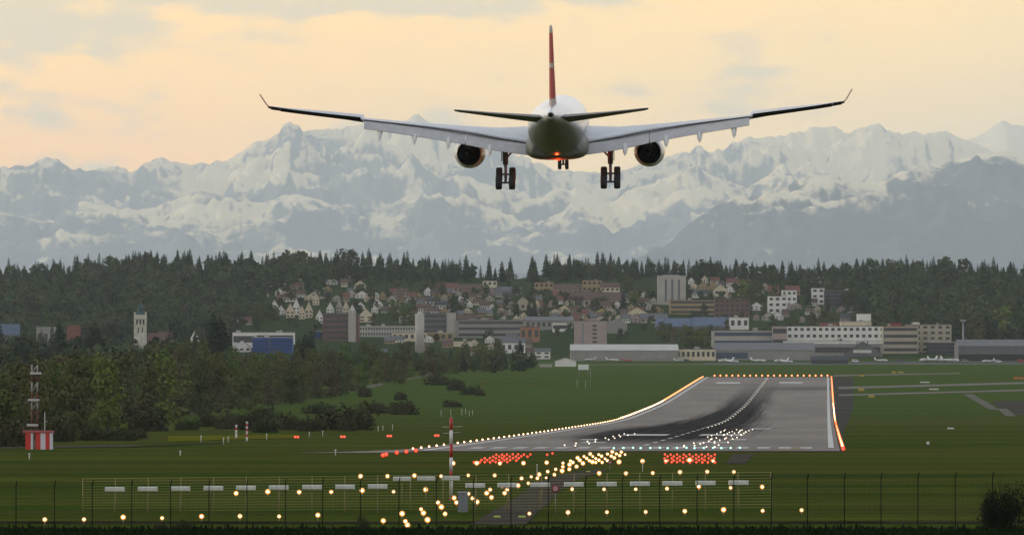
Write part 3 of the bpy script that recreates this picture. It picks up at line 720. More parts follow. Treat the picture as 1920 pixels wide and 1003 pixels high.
# runway edge lamps, one every 22 m
me = lamp_mesh('edge_lamp', M_amb, M_orgrim, 0.12, 0.1); me2 = lamp_mesh('edge_lamp', M_org, M_orgrim, 0.24, 0.1); mer = lamp_mesh('edge_lamp', M_red, M_redrim, 0.19, 0.1); mef = lamp_mesh('edge_lamp', M_amb, M_orgrim, 0.19, 0.1)
i = 0
for k, (px, py) in enumerate([(718,857),(724,855.5),(744,852),(762,850),(780,848)]):
    p = hit(px, py); tag(link_mesh('edge_lamp', mer, p), f'{nth(k+1)} red lamp from the left before the left runway edge', 'lamp', 'red lamps before the left runway edge')
v = 12.0
while v < VEND:
    x, y = rw(-1.9, v); far = v/VEND
    o = link_mesh('edge_lamp', me if v < 1100 else (mef if v < 1700 else me2), (x, y, float(ground_z(x, y))+0.1))
    i += 1; tag(o, f'{nth(i)} lamp from the near end of the left runway edge', 'lamp', 'lamps along the left runway edge'); v += 22.0
v = -4.0; i = 0
while v < VEND:
    off = 61.5
    x, y = rw(off, v)
    m_ = mer if v < 25 else (mef if v < 1600 else me2)
    o = link_mesh('edge_lamp', m_, (x, y, float(ground_z(x, y))+0.1)); i += 1
    tag(o, f'{nth(i)} lamp from the near end of the right runway edge', 'lamp', 'lamps along the right runway edge'); v += 22.0
me = lamp_mesh('end_lamp', M_org, M_redrim, 0.36, 0.5)
for k in range(20):
    x, y = rw(3.5+2.95*k, VEND+6)
    tag(link_mesh('end_lamp', me, (x, y, float(ground_z(x, y)))), f'{nth(k+1)} red lamp from the left across the far runway end', 'lamp', 'red lamps across the far runway end')
me = lamp_mesh('threshold_lamp', M_grn, M_grn, 0.10, 0.02)
for k in range(15):
    x, y = rw(27.0+1.35*k, 36 + (k % 3)*4)
    tag(link_mesh('threshold_lamp', me, (x, y, float(ground_z(x, y))+0.1)), f'{nth(k+1)} pale green lamp from the left at the runway threshold', 'lamp', 'green threshold lamps')
me = lamp_mesh('touchdown_lamp', M_wht, M_wht, 0.085, 0.02)
tz = [(u, v+R.uniform(-10, 10)) for v in range(60, 620, 36) for u in (36.5, 38.3, 40.2, 42.0) if R.random() < 0.72] + [(u, v) for v in range(100, 470, 50) for u in (17.5, 19.5)]
for k, (u, v) in enumerate(sorted(tz)):
    x, y = rw(u+R.uniform(-.4, .4), v+R.uniform(-6, 6))
    o = link_mesh('touchdown_lamp', me, (x, y, float(ground_z(x, y))+0.1))
    side = 'right of' if u > 30 else 'left of'
    tag(o, f'{nth(k+1)} inset white lamp counted from the left in the touchdown zone', 'lamp', 'white touchdown zone lamps')
me = lamp_mesh('centre_lamp', M_wht, M_wht, 0.08, 0.02)
for k, v in enumerate(range(700, 2560, 60)):
    x, y = rw(30.6, v)
    tag(link_mesh('centre_lamp', me, (x, y, float(ground_z(x, y))+0.1)), f'{nth(k+1)} inset lamp along the runway centre line from the near end', 'lamp', 'inset lamps along the centre line')
# glide path indicator units: four low boxes with red lenses
def papi():
    root = empty('glide_path_light', (0, 0, 0)); mb = MB(); mb.box(-0.55, 0.55, -0.3, 0.5, 0.25, 0.62); mb.box(-0.6, 0.6, -0.35, 0.1, 0.62, 0.66); mb.build('housing', mat('papi_housing', (0.28, 0.07, 0.03), 0.5), root)
    mb = MB()
    for x in (-0.4, 0.4): mb.tube((x, 0.1, -0.1), (x, 0.1, 0.26), 0.04, 0.04, 6)
    mb.build('legs' if False else 'stand', M_post, root)
    for x in (-0.28, 0.28):
        mb = MB(); mb.lathe([(0, 0.22), (-0.05, 0.2), (-0.07, 0.01)], 'y', (x, -0.3, 0.43), 12); mb.build('lens', M_red, root)
    mb = MB(); mb.lathe([(0.0, 0.24), (0.0, 0.001)], 'y', (0, -0.31, 0.43), 12); mb.build('lens', M_redrim, root)
    return root
pp = papi(); first = True
for k, (px, py) in enumerate([(556,823),(643,822.5),(730,821),(819,820)]):
    p = hit(px, py); o = pp if first else dup(pp, p); first = False; o.location = p
    tag(o, f'{nth(k+1)} red glide slope light from the left in the row of four', 'lamp', 'row of four red glide slope lights')

# ------------------------------------------------------------------ antennas, masts, fence, signs
M_apanel = mat('antenna_white', (0.62, 0.63, 0.56), 0.6, var=0.25, vscale=3.0)
M_apost = mat('antenna_post', (0.22, 0.20, 0.09), 0.7)
def antenna():
    root = empty('antenna_element', (0, 0, 0)); mb = MB(); mb.tube((0, 0.1, -0.3), (0, 0.1, 1.75), 0.035, 0.03, 6); mb.build('post', M_apost, root)
    mb = MB(); rr = []
    for y, w_, h in ((-0.45, 0.63, 0.12), (-0.40, 0.67, 0.15), (0.5, 0.68, 0.15), (0.6, 0.66, 0.12)):
        rr.append([(-w_, y, 1.62-h), (w_, y, 1.62-h), (w_, y, 1.62+h), (-w_, y, 1.62+h)])
    mb.grid(rr, smooth=False, cap0=True, cap1=True); mb.build('panel', M_apanel, root)
    return root
YA = 522.0
ant = antenna(); first = True
apx = [215,277,338,400,461,522.5,585,647,708,754,799,845,891,951,1013,1076,1138,1200,1261,1323,1385]
for k, px in enumerate(apx):
    Yk = YA + (38 if 740 < px < 860 else 0) - (0.012*(px-215))
    zt = (HOR-(917-0.0105*(px-200) - (14 if 740 < px < 860 else 0)))/F*Yk
    g_ = hit(px, 0, Yk); o = ant if first else dup(ant, g_); first = False
    o.location = (g_.x, g_.y, max(g_.z-0.25, zt-1.62)); tag(o, f'{nth(k+1)} flat white antenna box from the left in the long antenna row', 'antenna', 'row of white landing antenna boxes')
# tall wire screen beside the antennas
root = empty('wire_screen', hit(800, 0, YA+6)); rl = root.location
tag(root, 'long screen of thin horizontal wires on posts behind the fence', 'wire screen')
mb = MB(); pxs = [155+61.45*k for k in range(22)]
def scr(px, row): Yk = YA+6; return ((px-960)/F*Yk-rl.x, 0.0, (HOR-row)/F*Yk-rl.z)
for k in range(13):
    y0 = 897+5.0*k
    for a, b in zip(pxs, pxs[1:]):
        yy = lambda p: y0 - 0.0095*(p-155)*(1-k/26)
        mb.tube(scr(a, yy(a)), scr(b, yy(b)), 0.014 if k else 0.02, None, 4, False)
mb.build('wire_net', mat('screen_wire', (0.32, 0.32, 0.12), 0.8, spec=0.0), root)
for px in pxs:
    mb = MB(); a = scr(px, 896-0.0095*(px-155)); gz_ = float(ground_z((px-960)/F*(YA+6), YA+6))-rl.z
    mb.tube((a[0], 0, gz_-0.1), a, 0.03, 0.025, 6)
    mb.cur = 0; mb.box(a[0]-0.06, a[0]+0.06, -0.05, 0.05, (gz_+a[2])/2-0.05, (gz_+a[2])/2+0.05)
    mb.build('post', mat('screen_post', (0.28, 0.22, 0.09), 0.7), root)
# perimeter fence: dark steel posts with a cranked top and fine wire
YF = 452.0
root = empty('perimeter_fence', hit(960, 0, YF)); rl = root.location
tag(root, 'dark perimeter fence with cranked top posts along the foreground', 'fence')
fpx = [-115,-43,30,102,173,247,320,392,463,535,605,676,748,818,888,958,1028,1098,1167,1237,1307,1376,1446,1514,1583,1652,1721,1791,1861,1931,2001]
M_fp = mat('fence_steel', (0.014, 0.015, 0.012), 0.9, spec=0.0)
for px in fpx:
    x = (px-960)/F*YF - rl.x; zt = (HOR-(912-0.011*px*0.9))/F*YF - rl.z; zg = float(ground_z(x+rl.x, YF))-rl.z
    mb = MB(); mb.tube((x, 0, zg-0.2), (x, 0, zt), 0.031, 0.030, 6); mb.tube((x, 0, zt), (x+0.07, -0.14, zt+0.34), 0.035, 0.03, 6); mb.build('post', M_fp, root)
mb = MB()
xa, xb = (fpx[0]-960)/F*YF-rl.x, (fpx[-1]-960)/F*YF-rl.x
za = (HOR-(912-0.011*fpx[0]*0.9))/F*YF-rl.z; zb_ = (HOR-(912-0.011*fpx[-1]*0.9))/F*YF-rl.z
for k in range(3): mb.tube((xa, -0.05*k, za+0.1*k+0.02), (xb, -0.05*k, zb_+0.1*k+0.02), 0.004, None, 4, False)
for k in range(10): mb.tube((xa, 0, za-0.24*k), (xb, 0, zb_-0.24*k), 0.0035, None, 4, False)
n = int((xb-xa)/0.3)
for k in range(n):
    x = xa+0.3*k; mb.tube((x, 0, za-2.3+(zb_-za)*k/n), (x, 0, za+(zb_-za)*k/n), 0.003, None, 3, False)
mb.build('wire_mesh', M_fp, root)

M_mred = mat('mast_red', (0.36, 0.015, 0.012), 0.5); M_mwht = mat('mast_white', (0.58, 0.56, 0.54), 0.5); M_cab = mat('cabinet_grey', (0.20, 0.22, 0.23), 0.6, var=0.15, vscale=2)
def banded(px, base, rows, r, label, extra=None, Y=None, cat='mast'):
    """red and white banded mast, bands given as (row, colour) from the top down"""
    Yk = Y or hitY(px, base); g = hit(px, 0, Yk); root = empty('banded_mast', g); tag(root, label, cat)
    for (ra, c), (rb, _) in zip(rows, rows[1:]):
        mb = MB(); z1 = (HOR-ra)/F*Yk-g.z; z0 = (HOR-rb)/F*Yk-g.z; mb.tube((0, 0, z0), (0, 0, z1), r, r*0.98, 10); mb.build('mast_band', M_mred if c == 'r' else M_mwht, root)
    return root, g, Yk
rt, g, Yk = banded(846, 942, [(783,'r'),(806,'w'),(832,'r'),(857,'w'),(882,'r'),(892,'w'),(929,'r'),(942,'r')], 0.13, 'slender mast banded red and white left of the centre lamps', Y=575)
mb = MB(); z = lambda row: (HOR-row)/F*Yk-g.z
mb.tube((-0.7, 0, z(800)), (0.9, 0, z(799)), 0.015, None, 5); mb.tube((-0.6, 0, z(812)), (0.7, 0, z(810)), 0.015, None, 5); mb.tube((0, 0, z(783)), (0, 0, z(776)), 0.02, 0.01, 6); mb.build('antenna_rod', M_mwht, rt)
# grey cabinet
p = hit(868, 966, 520); root = empty('equipment_cabinet', p); tag(root, 'grey equipment cabinet standing beside the banded mast foot', 'cabinet')
mb = MB(); mb.box(-0.36, 0.36, -0.3, 0.3, -0.1, 1.36); mb.build('cabinet_body', M_cab, root)
mb = MB(); mb.box(-0.40, 0.40, -0.36, 0.34, 1.36, 1.43); mb.build('lid', mat('cabinet_lid', (0.30, 0.32, 0.33), 0.5), root)
for s_ in (-1, 1): mb = MB(); mb.box(0.02 if s_ > 0 else -0.33, 0.33 if s_ > 0 else -0.02, -0.325, -0.302, 0.08, 1.28); mb.build('door', mat('cabinet_door', (0.17, 0.19, 0.20), 0.55), root)
# round signs
def round_sign(px, py, r, base, label, Y):
    p = hit(px, 0, Y); root = empty('round_sign', p); tag(root, label, 'sign'); zc = (HOR-py)/F*Y-p.z
    mb = MB(); mb.tube((0, 0.05, -0.1), (0, 0.05, zc-r*0.8), 0.035, None, 8); mb.build('post', M_post, root)
    mb = MB(); mb.lathe([(0.02, 0.01), (0.02, r), (-0.02, r), (-0.02, r*0.62)], 'y', (0, 0, zc), 28); mb.build('ring', mat('sign_ring', (0.18, 0.012, 0.022), 0.5), root)
    mb = MB(); mb.lathe([(-0.012, r*0.64), (-0.012, 0.001)], 'y', (0, 0, zc), 28); mb.build('sign_face', mat('sign_face', (0.42, 0.24, 0.26), 0.5), root)
    return root
round_sign(1041.5, 915.5, 0.285, 950, 'round pink sign with dark red ring behind the fence', 508)
round_sign(1143.5, 866, 0.27, 880, 'small dark round sign among the dense centre lamps', 800)
# lime marker blocks
for k, (px, py, w_, lb) in enumerate([(932, 970.5, 0.24, 'lime green marker block left of the pair by the grey track'), (978.5, 970.5, 0.25, 'lime green marker block right of the pair by the grey track'), (1103, 885, 0.22, 'lime green marker block beyond the white antenna boxes')]):
    p = hit(px, py); mb = MB(); rr = []
    for z_, a in ((0, 1), (0.10, 1), (0.15, 0.8)): rr.append([(-w_*a, -0.12*a, z_), (w_*a, -0.12*a, z_), (w_*a, 0.12*a, z_), (-w_*a, 0.12*a, z_)])
    mb.grid(rr, smooth=False, cap1=True); tag(mb.build('marker_block', mat('lime_paint', (0.42, 0.55, 0.06), 0.6), None, p), lb, 'marker', 'lime green marker blocks')
# small poles with lamps standing in the grass
for k, (px, ptop, pb) in enumerate([(1205,866,884),(1007,872,893),(1107,690,726)]):
    p = hit(px, pb); Yk = p.y; mb = MB(); h = (pb-ptop)/F*Yk; mb.tube((0, 0, -0.1), (0, 0, h), 0.035, 0.03, 6); mb.box(-0.07, 0.07, -0.05, 0.05, h, h+0.12)
    tag(mb.build('marker_pole', M_mwht, None, p), ['thin white pole in the grass right of the dense lamps','thin white pole in the middle of the near centre lamps','thin white pole in the far grass by the white board'][k], 'pole')
# banded poles by the left bushes
banded(443, 822, [(796,'w'),(801,'r'),(806,'w'),(813,'w'),(822,'w')], 0.20, 'white pole with red band, left of the pair by the bushes', cat='pole')
banded(463, 827, [(790,'w'),(794,'r'),(799,'w'),(803,'r'),(808,'w'),(813,'r'),(819,'w'),(827,'w')], 0.18, 'banded pole, right of the pair before the bushes', cat='pole')
# radio mast far left with red and white hut
p = hit(65, 841); Yk = p.y; root = empty('radio_mast', p); tag(root, 'tall lattice radio mast with two platforms at the far left', 'mast'); zz = lambda r: (841-r)/F*Yk
bands = [(684, 700, 'w'), (700, 716, 'r'), (716, 735, 'w'), (735, 752, 'r'), (752, 768, 'w'), (768, 800, 'r'), (800, 841, 'r')]
for a, b, c in bands:
    mb = MB(); z0, z1 = zz(b), zz(a); r = 0.42
    for sx_ in (-1, 1):
        for sy_ in (-1, 1): mb.tube((sx_*r, sy_*r, z0), (sx_*r, sy_*r, z1), 0.09, None, 5)
    m_ = max(1, int((z1-z0)/1.2))
    for k in range(m_):
        q0, q1 = z0+(z1-z0)*k/m_, z0+(z1-z0)*(k+1)/m_
        for sy_ in (-1, 1): mb.tube((-r, sy_*r, q0), (r, sy_*r, q1), 0.06, None, 4)
        for sx_ in (-1, 1): mb.tube((sx_*r, r, q0), (sx_*r, -r, q1), 0.06, None, 4)
    mb.build('mast_section', mat('old_mast_white', (0.30, 0.29, 0.28), 0.6) if c == 'w' else mat('old_mast_red', (0.12, 0.03, 0.025), 0.6), root)
for row, x0, x1 in ((699, -8, 12), (749, -12, 8), (796, -14, 6)):
    mb = MB(); mb.box(x0/F*Yk, x1/F*Yk, -1.0, 1.0, zz(row+2.5), zz(row-1.5)); mb.build('platform', mat('platform_white', (0.42, 0.41, 0.40), 0.6), root)
p2 = hit(84, 841); mb = MB(); mb.tube((0, 0, 0), (0, 0, (841-772)/F*Yk), 0.07, 0.05, 6); mb.tube((0, 0, (841-790)/F*Yk), (0.4, 0, (841-790)/F*Yk), 0.04, None, 5)
tag(mb.build('whip_antenna', M_mwht, None, p2), 'thin white rod antenna right beside the radio mast', 'antenna')
root = empty('equipment_shelter', hit(72, 842)); tag(root, 'row of upright red and white striped boxes at the radio mast foot', 'shelter')
xs = [(49,59,'r'),(59,63,'w'),(68,77,'r'),(77,86,'w'),(86,94,'r'),(94,98,'w')]; c0 = 72
for a, b, c in xs:
    mb = MB(); mb.box((a-c0)/F*Yk, (b-c0)/F*Yk, -1.4, 1.4, -0.2, 31/F*Yk); mb.build('stripe_panel', mat('shelter_red', (0.50, 0.02, 0.015), 0.5) if c == 'r' else mat('shelter_white', (0.55, 0.53, 0.58), 0.5), root)
mb = MB(); mb.box((44-c0)/F*Yk, (100-c0)/F*Yk, -1.6, 1.6, 31/F*Yk, 34.5/F*Yk); mb.build('roof', mat('shelter_roof', (0.33, 0.06, 0.05), 0.6), root)
# white board on legs, far grass, and the glide path mast beside it
p = hit(1094, 725, 3600); Yk = p.y; root = empty('white_board', p); tag(root, 'white board on thin legs in the far grass before the hangars', 'sign')
mb = MB(); w_ = 10/F*Yk; z0, z1 = (HOR-693)/F*Yk-p.z, (HOR-683)/F*Yk-p.z
mb.box(-w_, w_, -0.3, 0.3, z0, z1); mb.build('board', mat('board_white', (0.62, 0.62, 0.60), 0.6), root)
for x in (-w_*0.8, w_*0.8): mb = MB(); mb.tube((x, 0, 0), (x, 0, z0), 0.12, None, 6); mb.build('leg', M_post, root)
# signs beside the taxiways
for k, (px, py, w_, h, c, lb) in enumerate([(1615, 706, 1.2, 0.9, 'y', 'yellow taxiway sign nearest the far runway end'), (1615, 733, 1.2, 1.1, 'y', 'yellow taxiway sign between the two pale strips'), (1634, 745.5, 1.1, 1.0, 'y', 'yellow taxiway sign below the nearest pale strip'),
      (1676, 700, 1.1, 1.0, 'y', 'left one of two yellow signs beyond the runway end'), (1689, 699.5, 1.5, 0.8, 'y', 'right one of two yellow signs beyond the runway end'), (1905, 711, 1.1, 1.0, 'o', 'left orange sign at the right edge of the far grass'), (1915, 711, 1.2, 0.9, 'o', 'right orange sign at the right edge of the far grass'),
      (1734, 718, 2.2, 0.5, 'w', 'white ground board just above the middle pale strip'), (1751, 731, 2.0, 0.5, 'w', 'white ground board between the pale strips'), (1782.5, 805, 0.75, 0.32, 'w', 'low white board alone in the right grass'), (1740, 834, 0.22, 0.42, 'w', 'tiny white marker in the dark right grass')]):
    p = hit(px, py); root = empty('airfield_sign', p); tag(root, lb, 'sign')
    mb = MB(); mb.box(-w_, w_, -0.15, 0.15, 0.15, 0.15+h); mb.build('board', mat('sign_'+c, {'y': (0.42, 0.28, 0.04), 'o': (0.50, 0.14, 0.03), 'w': (0.62, 0.62, 0.60)}[c], 0.6), root)
    for x in (-w_*0.7, w_*0.7): mb = MB(); mb.tube((x, 0, -0.1), (x, 0, 0.2), 0.05, None, 6); mb.build('leg', M_post, root)
# little white posts scattered in the left grass
for k, (px, py, h) in enumerate([(338,854,0.5),(629,853,0.6),(55,861,0.6),(377,829,1.0),(500,825,1.0),(580,819,0.8),(605,818,0.9),(709,809,1.0),(718,807,0.9),(736,806,1.1),(827,780,1.6),(845,776,1.2),(866,779,1.8),(873,777,1.6),(880,780,1.4),(886,778,1.3),(428,829,0.8),(1082,726,3.0),(1098,728,3.0),(419,832,0.9)]):
    p = hit(px, py); mb = MB(); mb.tube((0, 0, -0.1), (0, 0, h), 0.07, 0.06, 6); mb.box(-0.12, 0.12, -0.08, 0.08, h, h+0.2)
    near_ = 'in the left foreground grass' if py > 840 else ('before the left bushes' if px < 620 else ('in the grass left of the runway' if px < 1000 else 'in the far grass under the white board'))
    tag(mb.build('marker_post', M_mwht, None, p), f'{nth(k+1)} small white marker post, standing {near_}', 'marker post')

# ------------------------------------------------------------------ trees and bushes
def leaf_mat(name, cols, rough=0.9, attr=False):
    m = bpy.data.materials.new(name); m.use_nodes = True; t = NT(m.node_tree); b = m.node_tree.nodes['Principled BSDF']
    r = t.n('ShaderNodeAttribute', attribute_name='tint').outputs['Fac'] if attr else t.n('ShaderNodeObjectInfo').outputs['Random']
    cr = t.n('ShaderNodeValToRGB', {0: r}); el = cr.color_ramp.elements
    while len(el) < len(cols): el.new(0.5)
    for i, c in enumerate(cols): el[i].position = i/(len(cols)-1); el[i].color = (*c, 1)
    pos = t.n('ShaderNodeNewGeometry').outputs['Position']
    f = t.noise(pos, 0.45, 3, 0.6)
    c = t.mix(t.m('MULTIPLY', t.ss(f, 0.35, 0.7), 0.4), cr.outputs[0], tuple(x*0.5 for x in cols[0]))
    m.node_tree.links.new(c, b.inputs['Base Color']); b.inputs['Roughness'].default_value = rough; b.inputs['Specular IOR Level'].default_value = 0.08
    return m
BROAD = [(0.078,0.074,0.026),(0.050,0.078,0.020),(0.105,0.090,0.034),(0.062,0.115,0.020),(0.092,0.070,0.040),(0.110,0.150,0.026),(0.056,0.070,0.026)]
M_broad = leaf_mat('foliage_broadleaf', BROAD); M_spruce = leaf_mat('foliage_spruce', [(0.016,0.030,0.016),(0.024,0.040,0.020),(0.018,0.032,0.020),(0.030,0.044,0.020)])
M_wood = leaf_mat('foliage_wood', [(0.044,0.066,0.026),(0.026,0.046,0.020),(0.066,0.074,0.030),(0.016,0.030,0.018),(0.046,0.088,0.024),(0.070,0.058,0.036),(0.040,0.074,0.024)], attr=True)
M_bush = leaf_mat('foliage_bush', [(0.026,0.030,0.012),(0.050,0.046,0.020),(0.034,0.050,0.015),(0.060,0.050,0.026)])
M_bark = mat('bark', (0.060, 0.050, 0.040), 0.9, var=0.4, vscale=2.0)
def leafy(mb, rng, lobes, n, size, ups=0.35):
    """leaf clumps scattered through the shells of several lobes"""
    tot = sum(l[3]**2 for l in lobes)
    for cx, cy, cz, r, fz in lobes:
        for _ in range(int(n*r*r/tot)):
            u, a = rng.uniform(-1, 1), rng.uniform(0, 2*math.pi); q = math.sqrt(1-u*u)
            rr = r*(rng.uniform(0.62, 1.06)); d = Vector((q*math.cos(a), q*math.sin(a), u))
            p = Vector((cx+d.x*rr, cy+d.y*rr, cz+d.z*rr*fz)); nrm = (d+Vector((rng.uniform(-.5,.5), rng.uniform(-.5,.5), rng.uniform(-.3,.6)))).normalized()
            t1 = nrm.orthogonal().normalized(); t1.rotate(Matrix.Rotation(rng.uniform(0, 6.28), 3, nrm)); t2 = nrm.cross(t1)
            s_ = size*rng.uniform(0.6, 1.35)
            mb.face([p+t1*s_, p+t2*s_*0.7, p-t1*s_*0.9, p-t2*s_*0.75])
def crown_lobes(rng, h, w, nl, base=0.28):
    L = []
    for k in range(nl):
        z = h*(base + (1-base)*rng.uniform(0.06, 0.86)); e = 1-abs((z/h-base)/(1-base)-0.42)*1.15
        a = rng.uniform(0, 6.28); d = w*0.34*max(e, 0.15)*rng.uniform(0.3, 1.0)
        L.append((d*math.cos(a), d*math.sin(a), z, w*rng.uniform(0.17, 0.27)*(0.6+0.5*max(e, 0.2)), rng.uniform(0.8, 1.1)))
    L.append((0, 0, h*0.60, w*0.30, 1.0))
    return L
def broad_parts(seed, h, w, n=1500, size=0.42, nl=19, base=0.03):
    rng = random.Random(seed); tr = MB()
    tr.tube((0, 0, -0.6), (0.1, 0, h*0.3), w*0.035, w*0.026, 8); tr.tube((0.1, 0, h*0.3), (0, 0.2, h*0.72), w*0.026, w*0.010, 7)
    L = crown_lobes(rng, h, w, nl, base)+[(rng.uniform(-.25,.25)*w, rng.uniform(-.25,.25)*w, h*rng.uniform(.08,.2), w*.22, .9) for _ in range(3)]
    for l in L[:7]: tr.tube((0.05, 0.05, h*rng.uniform(0.22, 0.5)), l[:3], w*0.013, w*0.004, 5)
    cr = MB(); leafy(cr, rng, L, n, size)
    return tr, cr
def spruce_parts(seed, h, w, tiers=22, br=11):
    rng = random.Random(seed); tr = MB(); tr.tube((0, 0, -0.6), (0, 0, h*0.97), w*0.05, 0.03, 7); cr = MB()
    for k in range(tiers):
        t = k/(tiers-1); z = h*(0.12+0.86*t); r = w*0.5*(1-t)**0.75*rng.uniform(0.75, 1.1)+0.035*w
        for j in range(br):
            a = 2*math.pi*(j+rng.random())/br; rr = r*rng.uniform(0.65, 1.15); dz = -rr*rng.uniform(0.05, 0.7); hw = rr*0.30+0.1
            c, s_ = math.cos(a), math.sin(a); th = h/tiers*0.9
            cr.face([(0, 0, z+th*0.5), (c*rr*0.6-s_*hw, s_*rr*0.6+c*hw, z+dz*0.4), (c*rr, s_*rr, z+dz), (c*rr*0.6+s_*hw, s_*rr*0.6-c*hw, z+dz*0.4)])
            cr.face([(c*rr*0.2, s_*rr*0.2, z+th*0.3), (c*rr*0.75-s_*hw*0.5, s_*rr*0.75+c*hw*0.5, z+dz-th*0.5), (c*rr*0.95, s_*rr*0.95, z+dz*0.8)])
    return tr, cr
def tree_proto(parts, m, name):
    tr, cr = parts; return (tr.mesh('trunk', M_bark), cr.mesh('crown', m), name)
def place_tree(proto, p, s, rz, label, group, parts=True, cat='tree', sx=None):
    root = empty(proto[2], p, rz); root.scale = (sx or s, sx or s, s)
    link_mesh('trunk', proto[0], parent=root); link_mesh('crown', proto[1], parent=root)
    return tag(root, label, cat, group)
def single(parts, m):
    tr, cr = parts; mb = MB(); mb.v = list(cr.v); mb.f = list(cr.f); mb.mi = [0]*len(cr.f); mb.sm = [False]*len(cr.f)
    o = len(mb.v); mb.v += tr.v; mb.f += [tuple(i+o for i in f) for f in tr.f]; mb.mi += [1]*len(tr.f); mb.sm += tr.sm
    return mb.mesh('tree', [m, M_bark])
TP = [tree_proto(broad_parts(10+k, 20, w_, 1700, 0.50), M_broad, 'broadleaf_tree') for k, w_ in enumerate((13, 11, 15, 12, 9, 14))]
SP = [tree_proto(spruce_parts(30+k, 20, w_), M_spruce, 'spruce_tree') for k, w_ in enumerate((7.5, 6.5, 8.5))]
# skyline and hillside trees: small in the picture, one mesh each
FS = [single(spruce_parts(50+k, 20, w_, 21, 9), M_spruce) for k, w_ in enumerate((8.6, 7.2, 9.6, 7.8))]
FB = [single(broad_parts(60+k, 16, w_, 420, 0.85, 9), M_broad) for k, w_ in enumerate((11, 13, 9.5))]
skyc = 0
def skyline_tree(px, ptop, kind, w_=1.0):
    """tree standing on the crest whose top reaches row ptop"""
    global skyc
    Y = CREST - R.uniform(-60, 160); X = (px-960)/F*Y; g = float(ground_z(X, Y)); h = (HOR-ptop)/F*Y-g
    me = (FS if kind == 's' else FB)[skyc % (4 if kind == 's' else 3)]; H0 = 20.0 if kind == 's' else 15.5
    s = h/H0; skyc += 1
    o = link_mesh('spruce_tree' if kind == 's' else 'broadleaf_tree', me, (X, Y, g), R.uniform(0, 6.28), (s*w_, s*w_, s))
    SKY.append((px, o, kind))
SKY = []
tall = [(145,472),(113,480),(178,476),(215,478),(283,458),(295,464),(272,463),(308,466),(333,460),(352,463),(390,468),(412,462),(425,468),(447,470),(471,460),(500,468),(540,468),(552,463),(600,464),(610,466),(645,470),(680,463),(694,466),(712,468),(757,473),(798,475),(815,480),(830,478),(845,482),(874,470),(885,484),(917,476),(941,480),(957,474),(998,474),(1003,478),(1024,470),(1045,466),(1068,468),(1120,462),(1130,466),(1145,468),(1160,474),(1190,477),(1222,482),(1236,477),(1264,478),(1281,478),(1306,480),(1332,471),(1380,478),(1394,479),(1410,486),(1433,480),(1467,478),(1484,482),(1500,484),(1545,480),(1562,488),(1580,487),(1606,478),(1618,476),(1655,477),(1665,478),(1690,477),(1712,480),(1730,476),(1745,480),(1760,482),(1785,480),(1800,481),(1819,482),(1842,483),(1870,484),(1895,483)]
for px, pt in tall: skyline_tree(px, pt+R.uniform(4, 9), 's', R.uniform(0.9, 1.3))
for k in range(125):
    px = -60 + 2040*(k+R.uniform(-1.5, 1.9))/125; base = float(np.interp(px, _rx, _ry))
    skyline_tree(px, base + R.uniform(6, 14), 'b' if R.random() < 0.2 else 's', R.uniform(0.9, 1.4))
SKY.sort(key=lambda a: a[0]); ns = nb = 0
for px, o, kd in SKY:
    if kd == 's': ns += 1; tag(o, f'{nth(ns)} dark spruce from the left along the wooded skyline', 'tree', 'spruces along the wooded skyline')
    else: nb += 1; tag(o, f'{nth(nb)} rounder broadleaf tree from the left along the wooded skyline', 'tree', 'broadleaf trees along the wooded skyline')

# the wood at the left, front trees as things of their own
fb = [(-150,846),(0,828),(100,818),(200,806),(300,790),(400,776),(500,762),(600,750),(700,728),(800,711),(900,698),(1000,690)]
ft = [(-150,690),(0,668),(60,664),(130,656),(200,650),(300,648),(400,642),(450,656),(500,658),(550,658),(600,652),(640,648),(720,644),(800,650),(870,654),(920,644),(1000,642)]
wood = []
for k in range(62):
    px = -60+1062*(k+R.uniform(0.1, 0.9))/62; wood.append((px, float(np.interp(px, *zip(*fb)))+R.uniform(-9, 3), float(np.interp(px, *zip(*ft)))+R.uniform(-2, 34), 'b'))
for k in range(44):
    px = -60+1000*(k+R.uniform(0.1, 0.9))/44; b0 = float(np.interp(px, *zip(*fb)))
    wood.append((px, b0-0.35*(b0-690)-R.uniform(0, 8), float(np.interp(px, *zip(*ft)))+R.uniform(-14, 8), 'b'))
for px, pb, pt in ((72,790,662),(112,705,606),(178,702,604),(165,700,622),(400,720,584),(412,716,592),(572,712,622),(582,714,628),(560,716,634),(318,700,622),(975,690,636),(50,782,690)): wood.append((px, pb, pt, 's'))
wood.sort(key=lambda a: a[0]); ib = is_ = 0
for px, pb, pt, kd in wood:
    p = hit(px, pb); h = (HOR-pt)/F*p.y-p.z; s = h/20.0
    if kd == 'b':
        ib += 1; w_ = min(1.25, max(0.62, 13.0/(12*s)))*s if h > 20 else s
        place_tree(TP[ib % 6], p, s, R.uniform(0, 6.28), f'{nth(ib)} broadleaf tree from the left in the wood left of the runway', 'broadleaf trees of the left wood', sx=w_*R.uniform(0.85, 1.2))
    else:
        is_ += 1; place_tree(SP[is_ % 3], p, s, R.uniform(0, 6.28), f'{nth(is_)} dark narrow conifer from the left rising out of the left wood', 'dark conifers of the left wood', sx=s*1.7)
